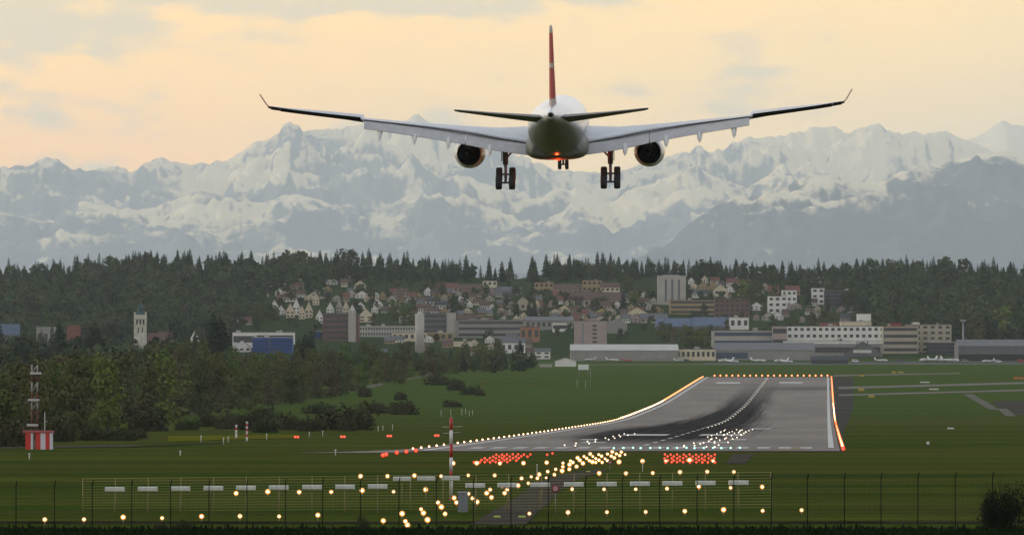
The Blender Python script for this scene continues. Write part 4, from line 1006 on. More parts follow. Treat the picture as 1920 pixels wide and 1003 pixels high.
# trees standing among the houses
town = [(1085,545,575,'b'),(1100,640,610,'b'),(872,685,640,'b'),(905,690,635,'b'),(940,690,650,'b'),(1290,655,598,'b'),(1315,656,606,'b'),(1265,650,612,'b'),(1362,622,596,'b'),(740,600,552,'b'),(760,606,560,'b'),(850,590,555,'s'),(1002,595,556,'s'),(1020,600,565,'b'),(1168,590,545,'s'),(1395,560,515,'b'),(1410,565,520,'b'),(1425,568,530,'b'),
        (1545,612,570,'b'),(1520,612,582,'b'),(1560,610,578,'b'),(1490,612,580,'b'),(1450,615,585,'b'),(1220,600,580,'s'),(1150,612,590,'b'),(1245,640,600,'b'),(700,620,585,'b'),(640,560,540,'b'),(590,600,580,'b'),(520,600,575,'b'),(480,606,560,'b'),(1190,570,540,'b'),(1215,560,530,'b'),(965,575,545,'b'),(930,600,570,'b'),(1060,600,575,'b'),(1130,650,628,'b'),(890,600,575,'b'),(820,575,548,'b'),(780,560,535,'b'),(1725,612,586,'b'),(1700,612,590,'b'),(1670,604,570,'b'),(1830,645,585,'b'),(1880,640,560,'b')]
town.sort(); i1 = 0
for px, pb, pt, kd in town:
    p = hit(px, pb); h = (HOR-pt)/F*p.y-p.z; i1 += 1
    if kd == 'b': o = link_mesh('broadleaf_tree', FB[i1 % 3], p, R.uniform(0, 6.28), (h/15.5*1.05,)*2+(h/15.5,))
    else: o = link_mesh('spruce_tree', FS[i1 % 4], p, R.uniform(0, 6.28), (h/20*1.2,)*2+(h/20,))
    tag(o, f'{nth(i1)} single {"leafy tree" if kd == "b" else "dark spruce"} from the left standing between the town houses', 'tree', 'trees between the town houses')

# the closed woodland of the hills: one mass
def woodland():
    rng = random.Random(99); tv = []; 
    temps = []
    for k in range(6):
        mb = MB(); leafy(mb, random.Random(200+k), crown_lobes(random.Random(300+k), 14, 10+k*0.6, 6, 0.12), 150, 1.15); v = np.array(mb.v, np.float32).reshape(-1, 4, 3); temps.append(v)
    for k in range(3):
        mb = MB(); _, c = spruce_parts(400+k, 19, 6.0+k, 14, 7); q = [[c.v[i] for i in f] + ([c.v[f[2]]] if len(f) == 3 else []) for f in c.f]; temps.append(np.array(q, np.float32))
    V, T = [], []
    def add(px, py, sc, conif):
        Y = hitY(px, py); X = (px-960)/F*Y; z = float(ground_z(X, Y)); k = rng.randrange(6, 9) if conif else rng.randrange(6); v = temps[k]
        a = rng.uniform(0, 6.28); c, s_ = math.cos(a), math.sin(a); sc *= rng.uniform(0.75, 1.25); w_ = sc*rng.uniform(0.9, 1.25)
        q = np.empty_like(v); q[..., 0] = (v[..., 0]*c-v[..., 1]*s_)*w_+X; q[..., 1] = (v[..., 0]*s_+v[..., 1]*c)*w_+Y; q[..., 2] = v[..., 2]*sc+z
        tint = min(0.999, max(0.0, 0.5+1.0*mnoise.noise(Vector((X*0.010, Y*0.0045, 0)))+rng.uniform(-.33, .33))) if not conif else rng.uniform(0.46, 0.53)
        V.append(q); T.append(np.full(len(v), tint, np.float32))
    n = 0
    while n < 3000:
        px = rng.uniform(-120, 2040); py = rng.uniform(500, 645); top = float(np.interp(px, _rx, _ry))
        if py < top+19: continue
        lim = float(np.interp(px, [-120,440,520,640,800,1000,1160,1300,1420,1560,1640,1700,2040], [650,645,545,535,532,530,528,525,545,560,640,650,650]))
        if py > lim and rng.random() > 0.13: continue
        lowt = py > 598 and 440 < px < 1640
        if lowt and (py > 642 or rng.random() > 0.9): continue
        near = (py-top)/140
        con = rng.random() < max(0.10, 0.98-max(0, py-top-26)/40.0) 
        add(px, py, rng.uniform(0.4, 0.75) if lowt else (rng.uniform(0.6, 1.0) if py > lim else (rng.uniform(0.75, 0.95) if con else rng.uniform(0.9, 1.3))), con); n += 1
    for _ in range(420):        # flat wood behind the left front trees
        px = rng.uniform(-120, 1000); py = rng.uniform(686, 700 if px > 500 else 712); add(px, py, rng.uniform(0.9, 1.3) if px < 420 else 0.6, rng.random() < 0.12)
    V = np.concatenate(V); T = np.concatenate(T); nf = len(V)
    me = bpy.data.meshes.new('woodland'); me.vertices.add(nf*4); me.vertices.foreach_set('co', V.reshape(-1))
    me.loops.add(nf*4); me.loops.foreach_set('vertex_index', np.arange(nf*4, dtype=np.int32)); me.polygons.add(nf)
    me.polygons.foreach_set('loop_start', np.arange(0, nf*4, 4, dtype=np.int32)); me.polygons.foreach_set('loop_total', np.full(nf, 4, np.int32)); me.update(calc_edges=True)
    at = me.attributes.new('tint', 'FLOAT', 'FACE'); at.data.foreach_set('value', T)
    me.materials.append(M_wood); o = bpy.data.objects.new('woodland', me); COL.objects.link(o); tag(o, 'closed mixed woodland covering the hills behind the town', kind='stuff')
woodland()

# bushes
BP = [leafm for leafm in []]
def bush_mesh(seed, n, size):
    rng = random.Random(seed); mb = MB(); L = [(rng.uniform(-.75,.75), rng.uniform(-.5,.5), rng.uniform(0.15,.55), rng.uniform(.30,.52), 1.0) for _ in range(9)]+[(0,0,.45,.6,.95)]
    leafy(mb, rng, L, n, size); return mb.mesh('bush', M_bush)
BM = [bush_mesh(500+k, 1100, 0.085) for k in range(4)]
bl_ = [(290,808,760,52,'wide dark bush under the left wood'),(640,806,750,62,'biggest round dark bush left of the runway'),(651,808,778,20,'small round bush in front of the biggest dark bush'),(580,808,778,26,'brown bush left of the biggest dark bush'),
 (505,811,776,34,'low brown bush behind the banded poles'),(545,806,768,30,'brown green bush in the middle of the bush row'),(470,806,768,30,'dark bush left of the banded poles'),(430,804,768,32,'green bush at the left end of the bush row'),(395,800,772,24,'small bush before the gravel lane'),
 (490,786,756,26,'flat bush behind the bush row'),(757,777,747,33,'dark low bush alone in the grass, right of the pair'),(703,775,750,26,'dark low bush alone in the grass, left of the pair'),(747,750,733,17,'small bush above the dark pair'),(850,763,748,20,'flat small bush farther right in the grass'),
 (170,826,792,36,'dark hedge bush beside the radio mast'),(225,826,796,36,'dark hedge bush right of the radio mast'),(265,822,800,24,'low hedge bush at the right end of the hedge'),(120,828,784,26,'leafy bush directly behind the red and white boxes'),(20,838,780,40,'dark bush mass at the far left edge'),
 (820,722,700,26,'greenish shrub by the pale path'),(850,732,708,24,'second shrub right of the pale path'),(880,740,720,22,'shrub reaching lowest right of the pale path'),(900,742,728,12,'small shrub at the tip of the shrub group'),(600,776,752,34,'pale green bush before the left wood edge'),(680,744,722,18,'round bush below the concrete ramp'),(348,806,782,26,'bush below the gravel lane')]
for k, (px, pb, pt, hw, lb) in enumerate(bl_):
    p = hit(px, pb); h = (pb-pt)/F*p.y; w_ = hw/F*p.y/1.05
    tag(link_mesh('bush', BM[k % 4], (p.x, p.y, p.z-0.1*h), R.choice((0, math.pi)), (w_, w_*0.8, h/0.98)), lb, 'bush', 'bushes in the airfield grass')
rng = random.Random(77); mb = MB(); L = [(rng.uniform(-.6,.6), rng.uniform(-.5,.5), rng.uniform(.15,.75), rng.uniform(.25,.42), 1.1) for _ in range(12)]; leafy(mb, rng, L, 5200, 0.028)
for k in range(120):
    a = rng.uniform(-1.1, 1.1); mb.tube((0.2*a, 0, 0.3), (a*0.9, rng.uniform(-.3,.3), 1.0+rng.uniform(-.15,.22)-abs(a)*0.25), 0.006, 0.002, 3, False)
Yb = 447.0; p = hit(1884, 0, Yb); tag(mb.build('bush', leaf_mat('foliage_dark', [(0.008,0.013,0.006),(0.014,0.018,0.008)]), None, (p.x, p.y, p.z-0.2)), 'dark twiggy bush at the lower right by the fence', 'bush').scale = (1.75, 1.6, 3.15)
for k, (px, pb, s_, h_, lb) in enumerate([(340, 987, 0.62, 0.75, 'dark leafy weed clump at the fence foot on the left'), (682, 985, 0.36, 1.05, 'small dark sapling at the fence foot near the centre'), (300, 990, 0.5, 0.55, 'low weed clump left of the dark leafy clump')]):
    p = hit(px, 0, 446.0); o = link_mesh('bush', BM[k], (p.x, p.y, p.z-0.05), 0.3*k, (s_, s_, h_)); tag(o, lb, 'bush')
# rank grass of the foreground bank
def grass():
    rng = random.Random(5); n = 16000; mb_v = np.empty((n, 4, 3), np.float32)
    for i in range(n):
        Y = rng.uniform(405, 451); X = rng.uniform(-42, 42); z = float(ground_z(X, Y)); h = rng.uniform(0.12, 0.34)*(1.6 if rng.random() < .08 else 1); w_ = rng.uniform(0.06, 0.16); a = rng.uniform(0, 3.14); lx, ly = math.cos(a)*w_, math.sin(a)*w_; bx = rng.uniform(-.12, .12)
        mb_v[i] = ((X-lx, Y-ly, z-.03), (X+lx, Y+ly, z-.03), (X+lx*.5+bx, Y, z+h), (X-lx*.3+bx, Y, z+h*.85))
    me = bpy.data.meshes.new('tall_grass'); me.vertices.add(n*4); me.vertices.foreach_set('co', mb_v.reshape(-1)); me.loops.add(n*4); me.loops.foreach_set('vertex_index', np.arange(n*4, dtype=np.int32)); me.polygons.add(n)
    me.polygons.foreach_set('loop_start', np.arange(0, n*4, 4, dtype=np.int32)); me.polygons.foreach_set('loop_total', np.full(n, 4, np.int32)); me.update(calc_edges=True)
    me.materials.append(mat('rank_grass', (0.015, 0.031, 0.009), 0.9, var=0.6, vscale=0.6, spec=0.0)); o = bpy.data.objects.new('tall_grass', me); COL.objects.link(o); tag(o, 'rank dark grass on the bank before the fence', kind='stuff')
grass()

# ------------------------------------------------------------------ the town: every building a thing of its own
def C(n, col, **k): return mat('wall_'+n, col, 0.85, var=0.14, vscale=0.12, **k)
WALL = {'white': C('white', (0.72,0.70,0.65)), 'cream': C('cream', (0.60,0.52,0.37)), 'grey': C('grey', (0.26,0.245,0.225)), 'pale': C('pale', (0.40,0.37,0.33)), 'pink': C('pink', (0.36,0.28,0.26)), 'ochre': C('ochre', (0.32,0.23,0.12)), 'orange': C('orange', (0.32,0.15,0.08)),
        'brown': C('brown', (0.13,0.07,0.06)), 'dark': C('dark', (0.045,0.05,0.06)), 'blue': C('blue', (0.003,0.042,0.20)), 'yellow': C('yellow', (0.40,0.35,0.10)), 'slate': C('slate', (0.125,0.125,0.13)), 'red': C('red', (0.26,0.05,0.04)), 'beige': C('beige', (0.38,0.33,0.25))}
ROOF = {'red': mat('roof_red', (0.17,0.062,0.045), 0.9, var=0.3, vscale=0.3), 'brown': mat('roof_brown', (0.115,0.068,0.052), 0.9, var=0.3, vscale=0.3), 'grey': mat('roof_grey', (0.12,0.12,0.125), 0.85, var=0.2, vscale=0.2), 'light': mat('roof_light', (0.42,0.40,0.37), 0.7, var=0.15, vscale=0.1),
        'dark': mat('roof_dark', (0.05,0.05,0.055), 0.85, var=0.3, vscale=0.3), 'blue': mat('roof_blue', (0.095,0.125,0.19), 0.8, var=0.2, vscale=0.2)}
M_glass = mat('window_glass', (0.022,0.026,0.032), 0.25); M_bglass = mat('blue_glass', (0.02,0.045,0.09), 0.25); M_chim = mat('chimney', (0.12,0.08,0.07), 0.9)
def building(px0, px1, top, base, label, cat='building', wall='white', roof='flat', rc='grey', floors=0, style='band', depth=None, name='building', group=None, rh=0.3, win=None, Y=None, bays=0, eaves=0.3):
    """px0..px1 wide, rows top..base tall; roof: flat, gable (gable wall faces the camera), ridge (ridge runs across), shed"""
    pc = (px0+px1)/2; p = hit(pc, base, Y); Y = p.y; k = Y/F
    if Y is not None: pass
    w_ = (px1-px0)*k; zt = (HOR-top)*k-p.z; d = depth or max(8.0, min(w_*0.7, 16.0)); hw = w_/2
    root = empty(name, p, 0.0); tag(root, label, cat, group)
    eav = zt*(1-rh) if roof != 'flat' else zt
    m = MB(); m.box(-hw, hw, 0, d, -6, eav)
    if roof == 'gable': m.face([(-hw, 0, eav), (hw, 0, eav), (0, 0, zt-0.12)]); m.face([(hw, d, eav), (-hw, d, eav), (0, d, zt-0.12)])
    if roof == 'ridge': m.face([(-hw, d, eav), (-hw, 0, eav), (-hw, d/2, zt-0.12)]); m.face([(hw, 0, eav), (hw, d, eav), (hw, d/2, zt-0.12)])
    m.build('wall', WALL[wall], root)
    r = MB(); e = eaves; t = 0.25
    if roof == 'flat':
        r.box(-hw-0.15, hw+0.15, -0.15, d+0.15, zt+0.003, zt+0.45); 
    elif roof == 'gable':
        for s_ in (-1, 1):
            a, b = (s_*(hw+e), -e, eav-0.25), (0, -e, zt); c, dd = (0, d+e, zt), (s_*(hw+e), d+e, eav-0.25)
            up = [(q[0], q[1], q[2]+t) for q in (a, b, c, dd)]; lo = [a, b, c, dd]
            r.face(up if s_ < 0 else up[::-1]); r.face(lo[::-1] if s_ < 0 else lo); r.face([lo[0], lo[1], up[1], up[0]]); r.face([lo[2], lo[3], up[3], up[2]]); r.face([lo[3], lo[0], up[0], up[3]])
    elif roof == 'ridge':
        for s_, y0 in ((-1, -e), (1, d+e)):
            lo = [(-hw-e, y0, eav-0.2), (hw+e, y0, eav-0.2), (hw+e, d/2, zt), (-hw-e, d/2, zt)]; up = [(q[0], q[1], q[2]+t) for q in lo]
            r.face(up if s_ < 0 else up[::-1]); r.face(lo[::-1]); r.face([lo[0], lo[1], up[1], up[0]]); r.face([lo[1], lo[2], up[2], up[1]]); r.face([lo[3], lo[0], up[0], up[3]])
    ro = r.build('roof', ROOF[rc], root)
    if roof == 'flat' and w_ > 14:
        for q in range(1+int(w_ > 30)+int(w_ > 60)):
            c = MB(); cx = hw*(R.uniform(-0.8, 0.7)); c.box(cx, cx+R.uniform(1.5, 4), d*0.3, d*0.3+2.5, zt+0.452, zt+R.uniform(1.2, 2.4)); c.build('roof_unit', WALL['pale'], ro)
    if roof in ('gable', 'ridge') and w_ < 30:
        c = MB(); cx = hw*0.3; c.box(cx-0.4, cx+0.4, d*0.45, d*0.45+0.9, zt*0.8, zt+0.9); c.build('chimney', M_chim, ro)
    gm = win or M_glass
    if floors:
        fh = eav/floors; n = 0
        for f in range(floors):
            z0, z1 = fh*(f+0.36), fh*(f+0.80)
            if style == 'band':
                b_ = MB(); b_.box(-hw*0.93, hw*0.93, -0.06, 0.05, z0, z1); b_.build('window_band', gm, root)
            elif style == 'win':
                nb = bays or max(2, int(w_/4.2))
                for j in range(nb):
                    if n >= 60: break
                    x = -hw+w_*(j+0.5)/nb; ww = w_/nb*0.27
                    b_ = MB(); b_.box(x-ww, x+ww, -0.06, 0.05, z0, z1); b_.build('window', gm, root); n += 1
            elif style == 'slot':
                pass
    return root
B = building
# hangars and airport buildings along the far edge of the airfield
B(1070,1272,646,677,'long grey hangar with pale roof edge at the left of the airport row','hangar','grey','ridge','light',0,depth=60,rh=0.34)
B(1258,1342,655,676,'low cream hall with small dark windows between two grey hangars','hall','cream','flat','grey',1,'win',bays=9)
h3 = B(1340,1528,643,675,'long grey hangar with blue glass doors behind the runway','hangar','grey','ridge','grey',0,depth=50,rh=0.42)
B(1520,1655,646,672,'grey workshop hall with flat roof right of the runway end','hall','grey','flat','grey',1,'band',Y=5420)
def addbox(root, px0, px1, r0, r1, m, name, y=-0.08, th=0.06):
    k = root.location.y/F; cx = root.location.x/k+960; mb = MB(); mb.box((px0-cx)*k, (px1-cx)*k, y-th, y+th, (HOR-r1)*k-root.location.z, (HOR-r0)*k-root.location.z); return mb.build(name, m, root)
addbox(h3, 1340, 1402, 660.5, 672, M_bglass, 'glass_door')
h4 = B(1586,1652,641,669,'dark blue gable hangar with a white name board','hangar','slate','gable','dark',0,depth=40,rh=0.72)
addbox(h4, 1600, 1634, 656, 661.5, M_apanel, 'name_board')
# dark long tent
B(1521,1590,668,678,'long low black shelter on the apron before the grey hall','shelter','dark','ridge','dark',0,depth=10,rh=0.5,Y=5180)
B(1740,1798,642,664,'dark glass annex with thin white floor lines','building','dark','flat','light',3,'band',depth=20)
h5 = B(1797,2010,637,676,'wide grey hall with a dark open front at the right edge','hangar','slate','ridge','grey',0,depth=50,rh=0.30)
addbox(h5, 1798, 1990, 664, 676, M_blk, 'bay_shade')  # black sheet on the wall paints the shade under the hall roof
B(1060,1112,667,676,'small flat white shed left of the grey hangar','shed','white','flat','light',0,Y=5150) if False else None
B(1041,1080,671,687,'small pale grey windowless hut at the end of the hangar row','hut','white','gable','light',0,rh=0.35,depth=8)
B(1012,1035,684,688,'low pale slab shed left of the pale grey hut','shed','pale','flat','light',0,depth=6)
# terminal and offices
B(1470,1660,640,668,'lower storeys of the long white terminal with dark window bands','terminal','white','flat','light',0,Y=5560)
t1 = B(1475,1660,612,655,'long white terminal building with two dark window rows','terminal','white','flat','grey',3,'win',Y=5620,bays=16)
B(1576,1634,603,622,'beige rooftop storey on the white terminal','building','cream','flat','grey',1,'band',Y=5660)
B(1607,1633,589,614,'square white tower block over the terminal roof','building','white','flat','light',0,Y=5700)
B(1538,1572,606,616,'small red and white roof house on the terminal','building','red','flat','grey',0,Y=5640)
B(1335,1470,620,650,'low pale office wing with blue windows left of the terminal','building','pale','flat','grey',2,'band',win=M_bglass,Y=5600)
B(1448,1476,612,640,'reddish stair block where the office wing meets the terminal','building','pink','flat','grey',2,'band',Y=5590)
B(1655,1722,612,662,'brown and beige office block left half with coloured panels','building','beige','flat','red',4,'band',Y=5480)
o2 = B(1700,1784,609,662,'beige apartment like office block with dark balconies and roof house','building','beige','flat','grey',5,'win',Y=5500,bays=6)
addbox(o2, 1712, 1724, 604, 609, WALL['white'], 'roof_house')
B(1668,1690,606,616,'small bright red roof house on the office block','building','red','flat','red',0,Y=5490)
# apron light mast
p = hit(1806, 645, 5350); root = empty('light_mast', p); tag(root, 'tall apron light mast beside the right hangar', 'mast'); k = p.y/F
mb = MB(); mb.tube((0,0,0), (0,0,(HOR-604)*k-p.z), 1.0, 0.6, 8); mb.build('pole', M_cab, root); mb = MB(); z1 = (HOR-604)*k-p.z; mb.lathe([(0, 0.8), (0.6, 2.2), (1.6, 2.2), (2.0, 0.5)], 'z', (0,0,z1), 10); mb.build('lamp_head', M_cab, root)
# named town buildings
tb = B(1233,1286,518,572,'tall pale concrete tower block with vertical window strips','tower block','pale','flat','light',0,depth=18)
for a in (1246.5, 1258.5, 1271): addbox(tb, a, a+4, 524, 566, mat('strip_glass', (0.10,0.11,0.12), 0.4), 'window_strip')
addbox(tb, 1242, 1274, 515.5, 519, WALL['pale'], 'roof_house', 6, 4)
sb = B(1077,1138,602,651,'pinkish grey square office block with a column of dark windows','office block','pink','flat','grey',0,depth=20)
for r in (609, 616.5, 624, 631.5, 639): addbox(sb, 1111, 1119, r, r+3.4, M_glass, 'window')
addbox(sb, 1091, 1094.5, 606, 648, M_cab, 'joint_strip'); addbox(sb, 1100, 1125, 597.5, 602, WALL['pink'], 'roof_house', 6, 4)
B(605,655,588,640,'dark red brown office block with pale floor lines','office block','brown','flat','dark',5,'band',depth=18)
B(653,667,587,641,'narrow pale stair tower between brown office parts','tower','pale','flat','light',0,depth=14)
B(666,674,589,641,'dark narrow right part of the brown office block','office block','brown','flat','dark',0,depth=14)
bb = B(473,548,633,662,'bright blue hall behind the left wood','hall','blue','flat','light',0,depth=30); addbox(bb, 505, 507, 635, 655, WALL['slate'], 'joint_strip'); [addbox(bb, 474, 547, r_, r_+2.2, mat('blue_shade', (0.002,0.018,0.10), 0.8), 'panel_strip') for r_ in (639, 646, 653)]
B(436,480,624,645,'white flat roofed hall left of the blue hall','hall','white','flat','light',1,'band',Y=5560)
B(478,552,624,640,'white upper storey behind the blue hall','hall','white','flat','light',1,'band',Y=5620)
B(586,612,621,634,'small blue roofed white hall beside the brown offices','hall','blue','flat','light',0)
B(437,470,638,660,'white timber gabled house before the blue hall','house','white','gable','brown',1,'win',rh=0.6,depth=12)
B(780,838,588,628,'grey office complex with dark window bands','office block','slate','flat','grey',4,'band',depth=20)
B(838,855,587,632,'windowless light grey tower at the office complex','tower','pale','flat','light',0)
p = hit(787, 628, 5480); root = empty('round_tower', p); tag(root, 'round pale tower at the left end of the grey office complex', 'tower'); k = p.y/F; mb = MB(); mb.tube((0,0,-3), (0,0,(HOR-590)*k-p.z), 3.4, 3.4, 20); mb.build('wall', WALL['pale'], root); mb = MB(); mb.lathe([(0, 3.6), (0.6, 3.4), (1.6, 0.1)], 'z', (0,0,(HOR-590)*k-p.z), 20); mb.build('roof', ROOF['light'], root)
B(674,785,612,632,'long low white factory building with a pale roof edge','factory','pale','flat','light',2,'win',bays=22)
B(735,800,624,640,'cluttered low cream workshop before the white factory','workshop','cream','flat','grey',1,'win')
B(800,850,624,640,'pale orange flat block below the grey office complex','building','ochre','flat','light',1,'win')
B(855,985,600,634,'long grey multi storey car park with dark open levels','car park','grey','flat','grey',3,'band',depth=30)
B(975,1012,613,642,'orange brick building at the end of the long grey car park','building','orange','flat','brown',1,'win')
B(985,1075,594,618,'long pale grey hall roof with small white end block','hall','grey','ridge','grey',1,'win',depth=30)
B(1036,1062,606,622,'white block with a dark opening below the long hall','building','white','flat','light',1,'band')
B(1140,1176,598,625,'pale grey hall between two halls right of the pink office','hall','grey','gable','light',0,depth=30)
B(1230,1300,597,618,'blue grey long roof hall left of the leafy trees','hall','slate','ridge','blue',0,depth=30,rh=0.7)
B(1300,1372,595,618,'blue grey long roof hall before the white box','hall','slate','ridge','blue',0,depth=30,rh=0.7)
B(1368,1404,596,618,'white boxy building with three dark window columns','building','white','flat','light',1,'win',bays=3)
B(1003,1032,653,673,'white two storey house with dark windows by the hangar','house','white','ridge','grey',2,'win')
B(850,885,640,650,'low cream shed among the trees','shed','cream','flat','grey',0); B(938,985,634,662,'white low building half hidden by trees','building','white','ridge','grey',1,'win')
B(1255,1342,563,590,'ochre terraced apartment block below the tower block','apartment block','ochre','flat','brown',3,'band')
B(1340,1406,560,596,'dark red apartment block with rows of white sills','apartment block','brown','flat','dark',4,'win')
B(1338,1364,532,565,'tall cream gabled house right of the tower block','house','cream','gable','brown',2,'win',rh=0.35)
B(1440,1476,556,588,'white stepped apartment house, lower left part','apartment block','white','flat','light',3,'win')
B(1466,1494,545,578,'white stepped apartment house, upper right part','apartment block','white','flat','light',3,'win')
B(1522,1546,541,571,'white square house front joined to the dark block','apartment block','white','flat','light',3,'win',bays=2)
B(1546,1592,545,575,'dark slatted apartment block right of the white front','apartment block','dark','flat','grey',4,'band')
B(1535,1602,520,534,'low modern block with white roof edges near the ridge','building','slate','flat','light',1,'band'); B(1520,1570,528,545,'grey mid block just below the white roof edges','building','pale','flat','grey',1,'band')
B(1440,1500,536,552,'long red roofed house above the white stepped block','house','orange','ridge','red',1,'win',rh=0.6)
# row along the upper slope
for i, (a, b, t, s_, wl, rf, rc, lb) in enumerate([(818,860,531,548,'pink','ridge','red','pinkish long house, left of the upper slope row'),(858,905,533,550,'ochre','ridge','brown','ochre long house second in the upper slope row'),(905,932,527,548,'cream','flat','grey','cream flat block standing in the upper slope row'),
   (930,978,538,554,'grey','ridge','grey','grey roofed long house in the upper slope row'),(1002,1038,530,553,'ochre','flat','red','orange tinted apartment block on the upper slope'),(1038,1092,533,552,'pink','ridge','brown','pink long house right of the orange tinted block'),
   (1092,1128,526,548,'ochre','flat','red','warm ochre block at the right of the upper slope'),(1126,1162,530,548,'cream','ridge','brown','cream long house at the right end of the upper row'),
   (1055,1095,546,566,'brown','ridge','brown','long brown roofed house above the yellow house'),(1095,1165,548,576,'pink','ridge','brown','large brown roof over pink walls left of the spruce'),(1085,1108,548,562,'yellow','gable','brown','small yellow gable below the upper row'),
   (1112,1144,578,597,'yellow','gable','red','bright yellow gabled house above the pink office'),(965,996,556,582,'beige','gable','brown','tall beige gabled house in the middle of the slope'),(1176,1214,576,598,'cream','gable','brown','cream gabled house left of the ochre terraces'),(1200,1252,588,606,'beige','ridge','grey','beige long house below the tower block')]):
    B(a, b, t, s_, lb, 'house', wl, rf, rc, 2 if rf == 'flat' else 1, 'win', rh=0.5)
# church
p = hit(263, 684, 4650); k = p.y/F; root = empty('church', p); tag(root, 'white church with a green onion topped tower above the left wood', 'church'); z = lambda r: (HOR-r)*k-p.z
mb = MB(); mb.box(-3.6, 3.6, 0, 7.2, -1, z(590)); mb.box(-4.0, -3.0, -0.5, 0.5, -1, z(585)); mb.box(3.0, 4.0, -0.5, 0.5, -1, z(585)); mb.build('tower', mat('church_white', (0.58,0.55,0.48), 0.8, var=0.25, vscale=0.4), root)
mb = MB(); mb.box(-4.1, 4.1, -0.62, 7.7, z(598), z(597)); mb.box(-4.05, 4.05, -0.6, 7.65, z(611), z(610)); mb.build('cornice', WALL['beige'], root)
for x in (-2.1, 0, 2.1): mb = MB(); mb.box(x-0.5, x+0.5, -0.12, 0.1, z(608), z(599)); mb.build('belfry_opening', M_blk, root)
for x in (-1.3, 1.3): mb = MB(); mb.box(x-0.35, x+0.35, -0.12, 0.1, z(624), z(614)); mb.build('window', M_blk, root)
mb = MB(); prof = [(z(590)-0.01, 4.0), (z(588), 3.6), (z(585), 2.3), (z(581), 1.9), (z(580), 2.3), (z(577), 2.1), (z(572), 1.1), (z(568), 0.35), (z(557), 0.05)]
mb.lathe(prof, 'z', (0, 4, 0), 12); mb.build('spire', mat('copper_green', (0.020,0.070,0.060), 0.7, var=0.3, vscale=0.5), root)
mb = MB(); mb.box(4.2, 18, 3, 14, -1, z(640)); mb.face([(4.2,3,z(640)),(18,3,z(640)),(18,8.5,z(624)),(4.2,8.5,z(624))]); mb.face([(4.2,14,z(640)),(4.2,8.5,z(624)),(18,8.5,z(624)),(18,14,z(640))]); mb.face([(18,3,z(640)),(18,14,z(640)),(18,8.5,z(624))]); mb.build('nave', WALL['brown'], root)
B(0,36,608,620,'blue grey hall roof at the far left edge','hall','slate','ridge','blue',1,'win',Y=5400); B(68,104,613,624,'long pale house left of the dark conifers','house','grey','flat','grey',1,'win',Y=5350); B(126,150,610,630,'small red roofed house left of the church','house','pink','ridge','red',1,'win',rh=0.6,Y=5350)
B(296,322,622,640,'brown roofed house right behind the church','house','cream','ridge','brown',1,'win',rh=0.6,Y=5300); B(355,374,621,632,'small white gable right of the church','house','white','gable','light',0,Y=5300)
# white steep gabled terraces on the left slope
WG = [(505,524,562,590),(520,534,572,590),(536,552,568,596),(549,562,558,590),(560,572,572,598),(572,586,564,596),(586,598,548,572),(582,606,540,560),(612,626,566,590),(630,642,560,588),(643,654,562,590),(655,666,570,592),(592,606,580,606),(672,700,578,604),(683,706,548,566),(668,684,566,580),(650,668,543,558),(748,770,582,606),(700,716,560,578)]
WG.sort()
for i, (a, b, t, s_) in enumerate(WG):
    B(a, b, t, s_, f'{nth(i+1)} steep white gable from the left in the terraces above the brown offices', 'house', R.choice(('white','white','cream','pale')), 'gable', R.choice(('brown','red','brown')), 2, 'win', name='house', group='white gabled houses on the left slope', rh=0.55, bays=2, depth=12)
# smaller houses scattered over the slope
rng = random.Random(31); cells = []
areas = [('on the left slope under the spruces', 440, 690, 526, 566, 34), ('left of the beige gable in mid slope', 700, 960, 552, 594, 62), ('right of the beige gable in mid slope', 1000, 1235, 558, 600, 36), ('at the foot of the slope above the halls', 760, 1230, 592, 607, 26), ('below the white cluster on the right', 1410, 1600, 568, 606, 20), ('above the ochre terraces right of the tower block', 1290, 1440, 532, 560, 20), ('in the trees before the long car park', 690, 1070, 640, 672, 15), ('left of the blue hall', 380, 480, 590, 612, 3)]
for an, x0, x1, y0, y1, n in areas:
    L = []
    tries = 0
    while len(L) < n and tries < 900:
        tries += 1; px = rng.uniform(x0, x1); pb = rng.uniform(y0, y1)
        if all(abs(px-q[0]) > 13 or abs(pb-q[1]) > 9 for q in cells): L.append((px, pb)); cells.append((px, pb))
    L.sort()
    for i, (px, pb) in enumerate(L):
        w_ = rng.uniform(11, 24); h = rng.uniform(11, 17); gab = rng.random() < 0.5; wl = rng.choice(('white','white','cream','pale','pink','beige','ochre')); rc = rng.choice(('red','brown','brown','grey','dark'))
        B(px-w_/2, px+w_/2, pb-h, pb, f'{nth(i+1)} small house from the left {an}', 'house', wl, 'gable' if gab else 'ridge', rc, 1 if not gab else 2, 'win', name='house', group='small houses '+an, rh=0.5, bays=3 if gab else 4)
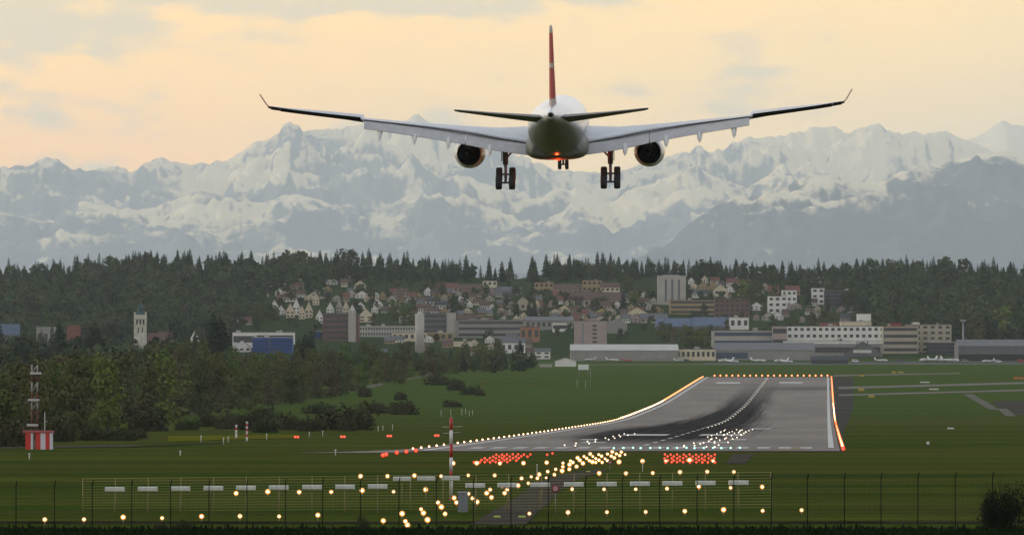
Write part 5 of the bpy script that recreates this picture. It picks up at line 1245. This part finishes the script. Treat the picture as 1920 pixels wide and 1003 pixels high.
# small parked aircraft and vehicles on the apron
def light_plane(px, row, sc, label, flip=1, col='white'):
    p = hit(px, row); root = empty('small_aircraft', p); sc *= 0.8; root.scale = (sc*flip, sc, sc); tag(root, label, 'aircraft', 'small aircraft parked on the apron'); m = M_white if col == 'white' else mat('plane_red', (0.40,0.05,0.04), 0.4)
    mb = MB(); rr = []
    for x, r, z_ in ((-5.4,0.12,1.75),(-3.6,0.30,1.55),(-1.0,0.62,1.45),(1.6,0.68,1.40),(3.0,0.5,1.3),(3.7,0.12,1.25)): rr.append([(x, r*math.cos(2*math.pi*k/12), z_+r*math.sin(2*math.pi*k/12)) for k in range(12)])
    mb.grid(rr, cap0=True, cap1=True); mb.build('fuselage', m, root)
    mb = MB(); mb.box(-0.4, 1.3, -6.2, 6.2, 2.02, 2.16); mb.build('wing', M_white, root)
    mb = MB(); mb.grid([[(-5.5,-0.06,1.7),(-4.2,-0.06,1.7),(-4.2,0.06,1.7),(-5.5,0.06,1.7)], [(-6.1,-0.05,3.5),(-5.3,-0.05,3.5),(-5.3,0.05,3.5),(-6.1,0.05,3.5)]], smooth=False, cap1=True); mb.build('fin', m, root)
    mb = MB(); mb.box(-5.6, -4.6, -1.9, 1.9, 1.72, 1.80); mb.build('tailplane', M_white, root)
    for y in (-1.2, 1.2): mb = MB(); mb.tube((0, y, 0.3), (0, y*0.4, 1.0), 0.06, None, 5); mb.lathe([(-0.1, 0.02), (-0.1, 0.3), (0.1, 0.3), (0.1, 0.02)], 'y', (0, y, 0.3), 10); mb.build('wheel', M_tyre, root)
    return root
ap = [(1104,676,1.1,'white'),(1151,677,1.25,'white'),(1178,678,1.1,'red'),(1205,676,1.2,'white'),(1238,676,1.2,'white'),(1275,677,1.0,'white'),(1358,679,1.5,'white'),(1375,680,1.3,'white'),(1425,679,1.5,'white'),(1462,679,1.4,'white'),(1478,680,1.2,'white'),(1655,678,1.3,'white'),(1737,678,1.7,'white'),(1758,678,1.6,'white'),(1785,679,1.8,'white'),(1850,679,1.2,'white')]
for i, (px, r, sc, c) in enumerate(ap): light_plane(px, r+1.0, sc, f'{nth(i+1)} small {c} aircraft from the left on the apron by the hangars', 1 if i % 3 else -1, c)
def van(px, row, label, m):
    p = hit(px, row); root = empty('parked_van', p); tag(root, label, 'van'); mb = MB(); prof = [(-2.5,0.4),(2.4,0.4),(2.5,1.2),(1.7,1.5),(1.0,2.2),(-2.4,2.25),(-2.5,1.0)]
    mb.grid([[(x, y, z_) for x, z_ in prof] for y in (-0.95, 0.95)], smooth=False, cap0=True, cap1=True); mb.build('body', m, root)
    mb = MB(); mb.box(-1.8, 1.2, -0.97, 0.97, 1.45, 1.95); mb.build('window_band', M_glass, root)
    for x in (-1.6, 1.6):
        for y in (-0.9, 0.9): mb = MB(); mb.lathe([(-0.12,0.02),(-0.12,0.36),(0.12,0.36),(0.12,0.02)], 'y', (x, y, 0.36), 12); mb.build('wheel', M_tyre, root)
for px, row, lb, c in [(1288,679,'dark van parked by the cream hall',(0.04,0.04,0.05)),(1690,679,'dark service van before the office block',(0.05,0.06,0.08)),(1604,679,'white van at the end of the black shelter',(0.6,0.6,0.6)),(1810,679,'grey van before the right hall',(0.2,0.2,0.2)),(1872,680,'white van in the dark open front',(0.55,0.55,0.55)),(1915,679,'red van at the right edge of the apron',(0.35,0.04,0.03))]:
    van(px, row, lb, mat('van_%d' % px, c, 0.4))
dups = {k: v for k, v in LABELS.items() if len(v) > 1}
print('DUPLICATE LABELS', len(dups), list(dups.items())[:6], 'objects', len(bpy.data.objects))
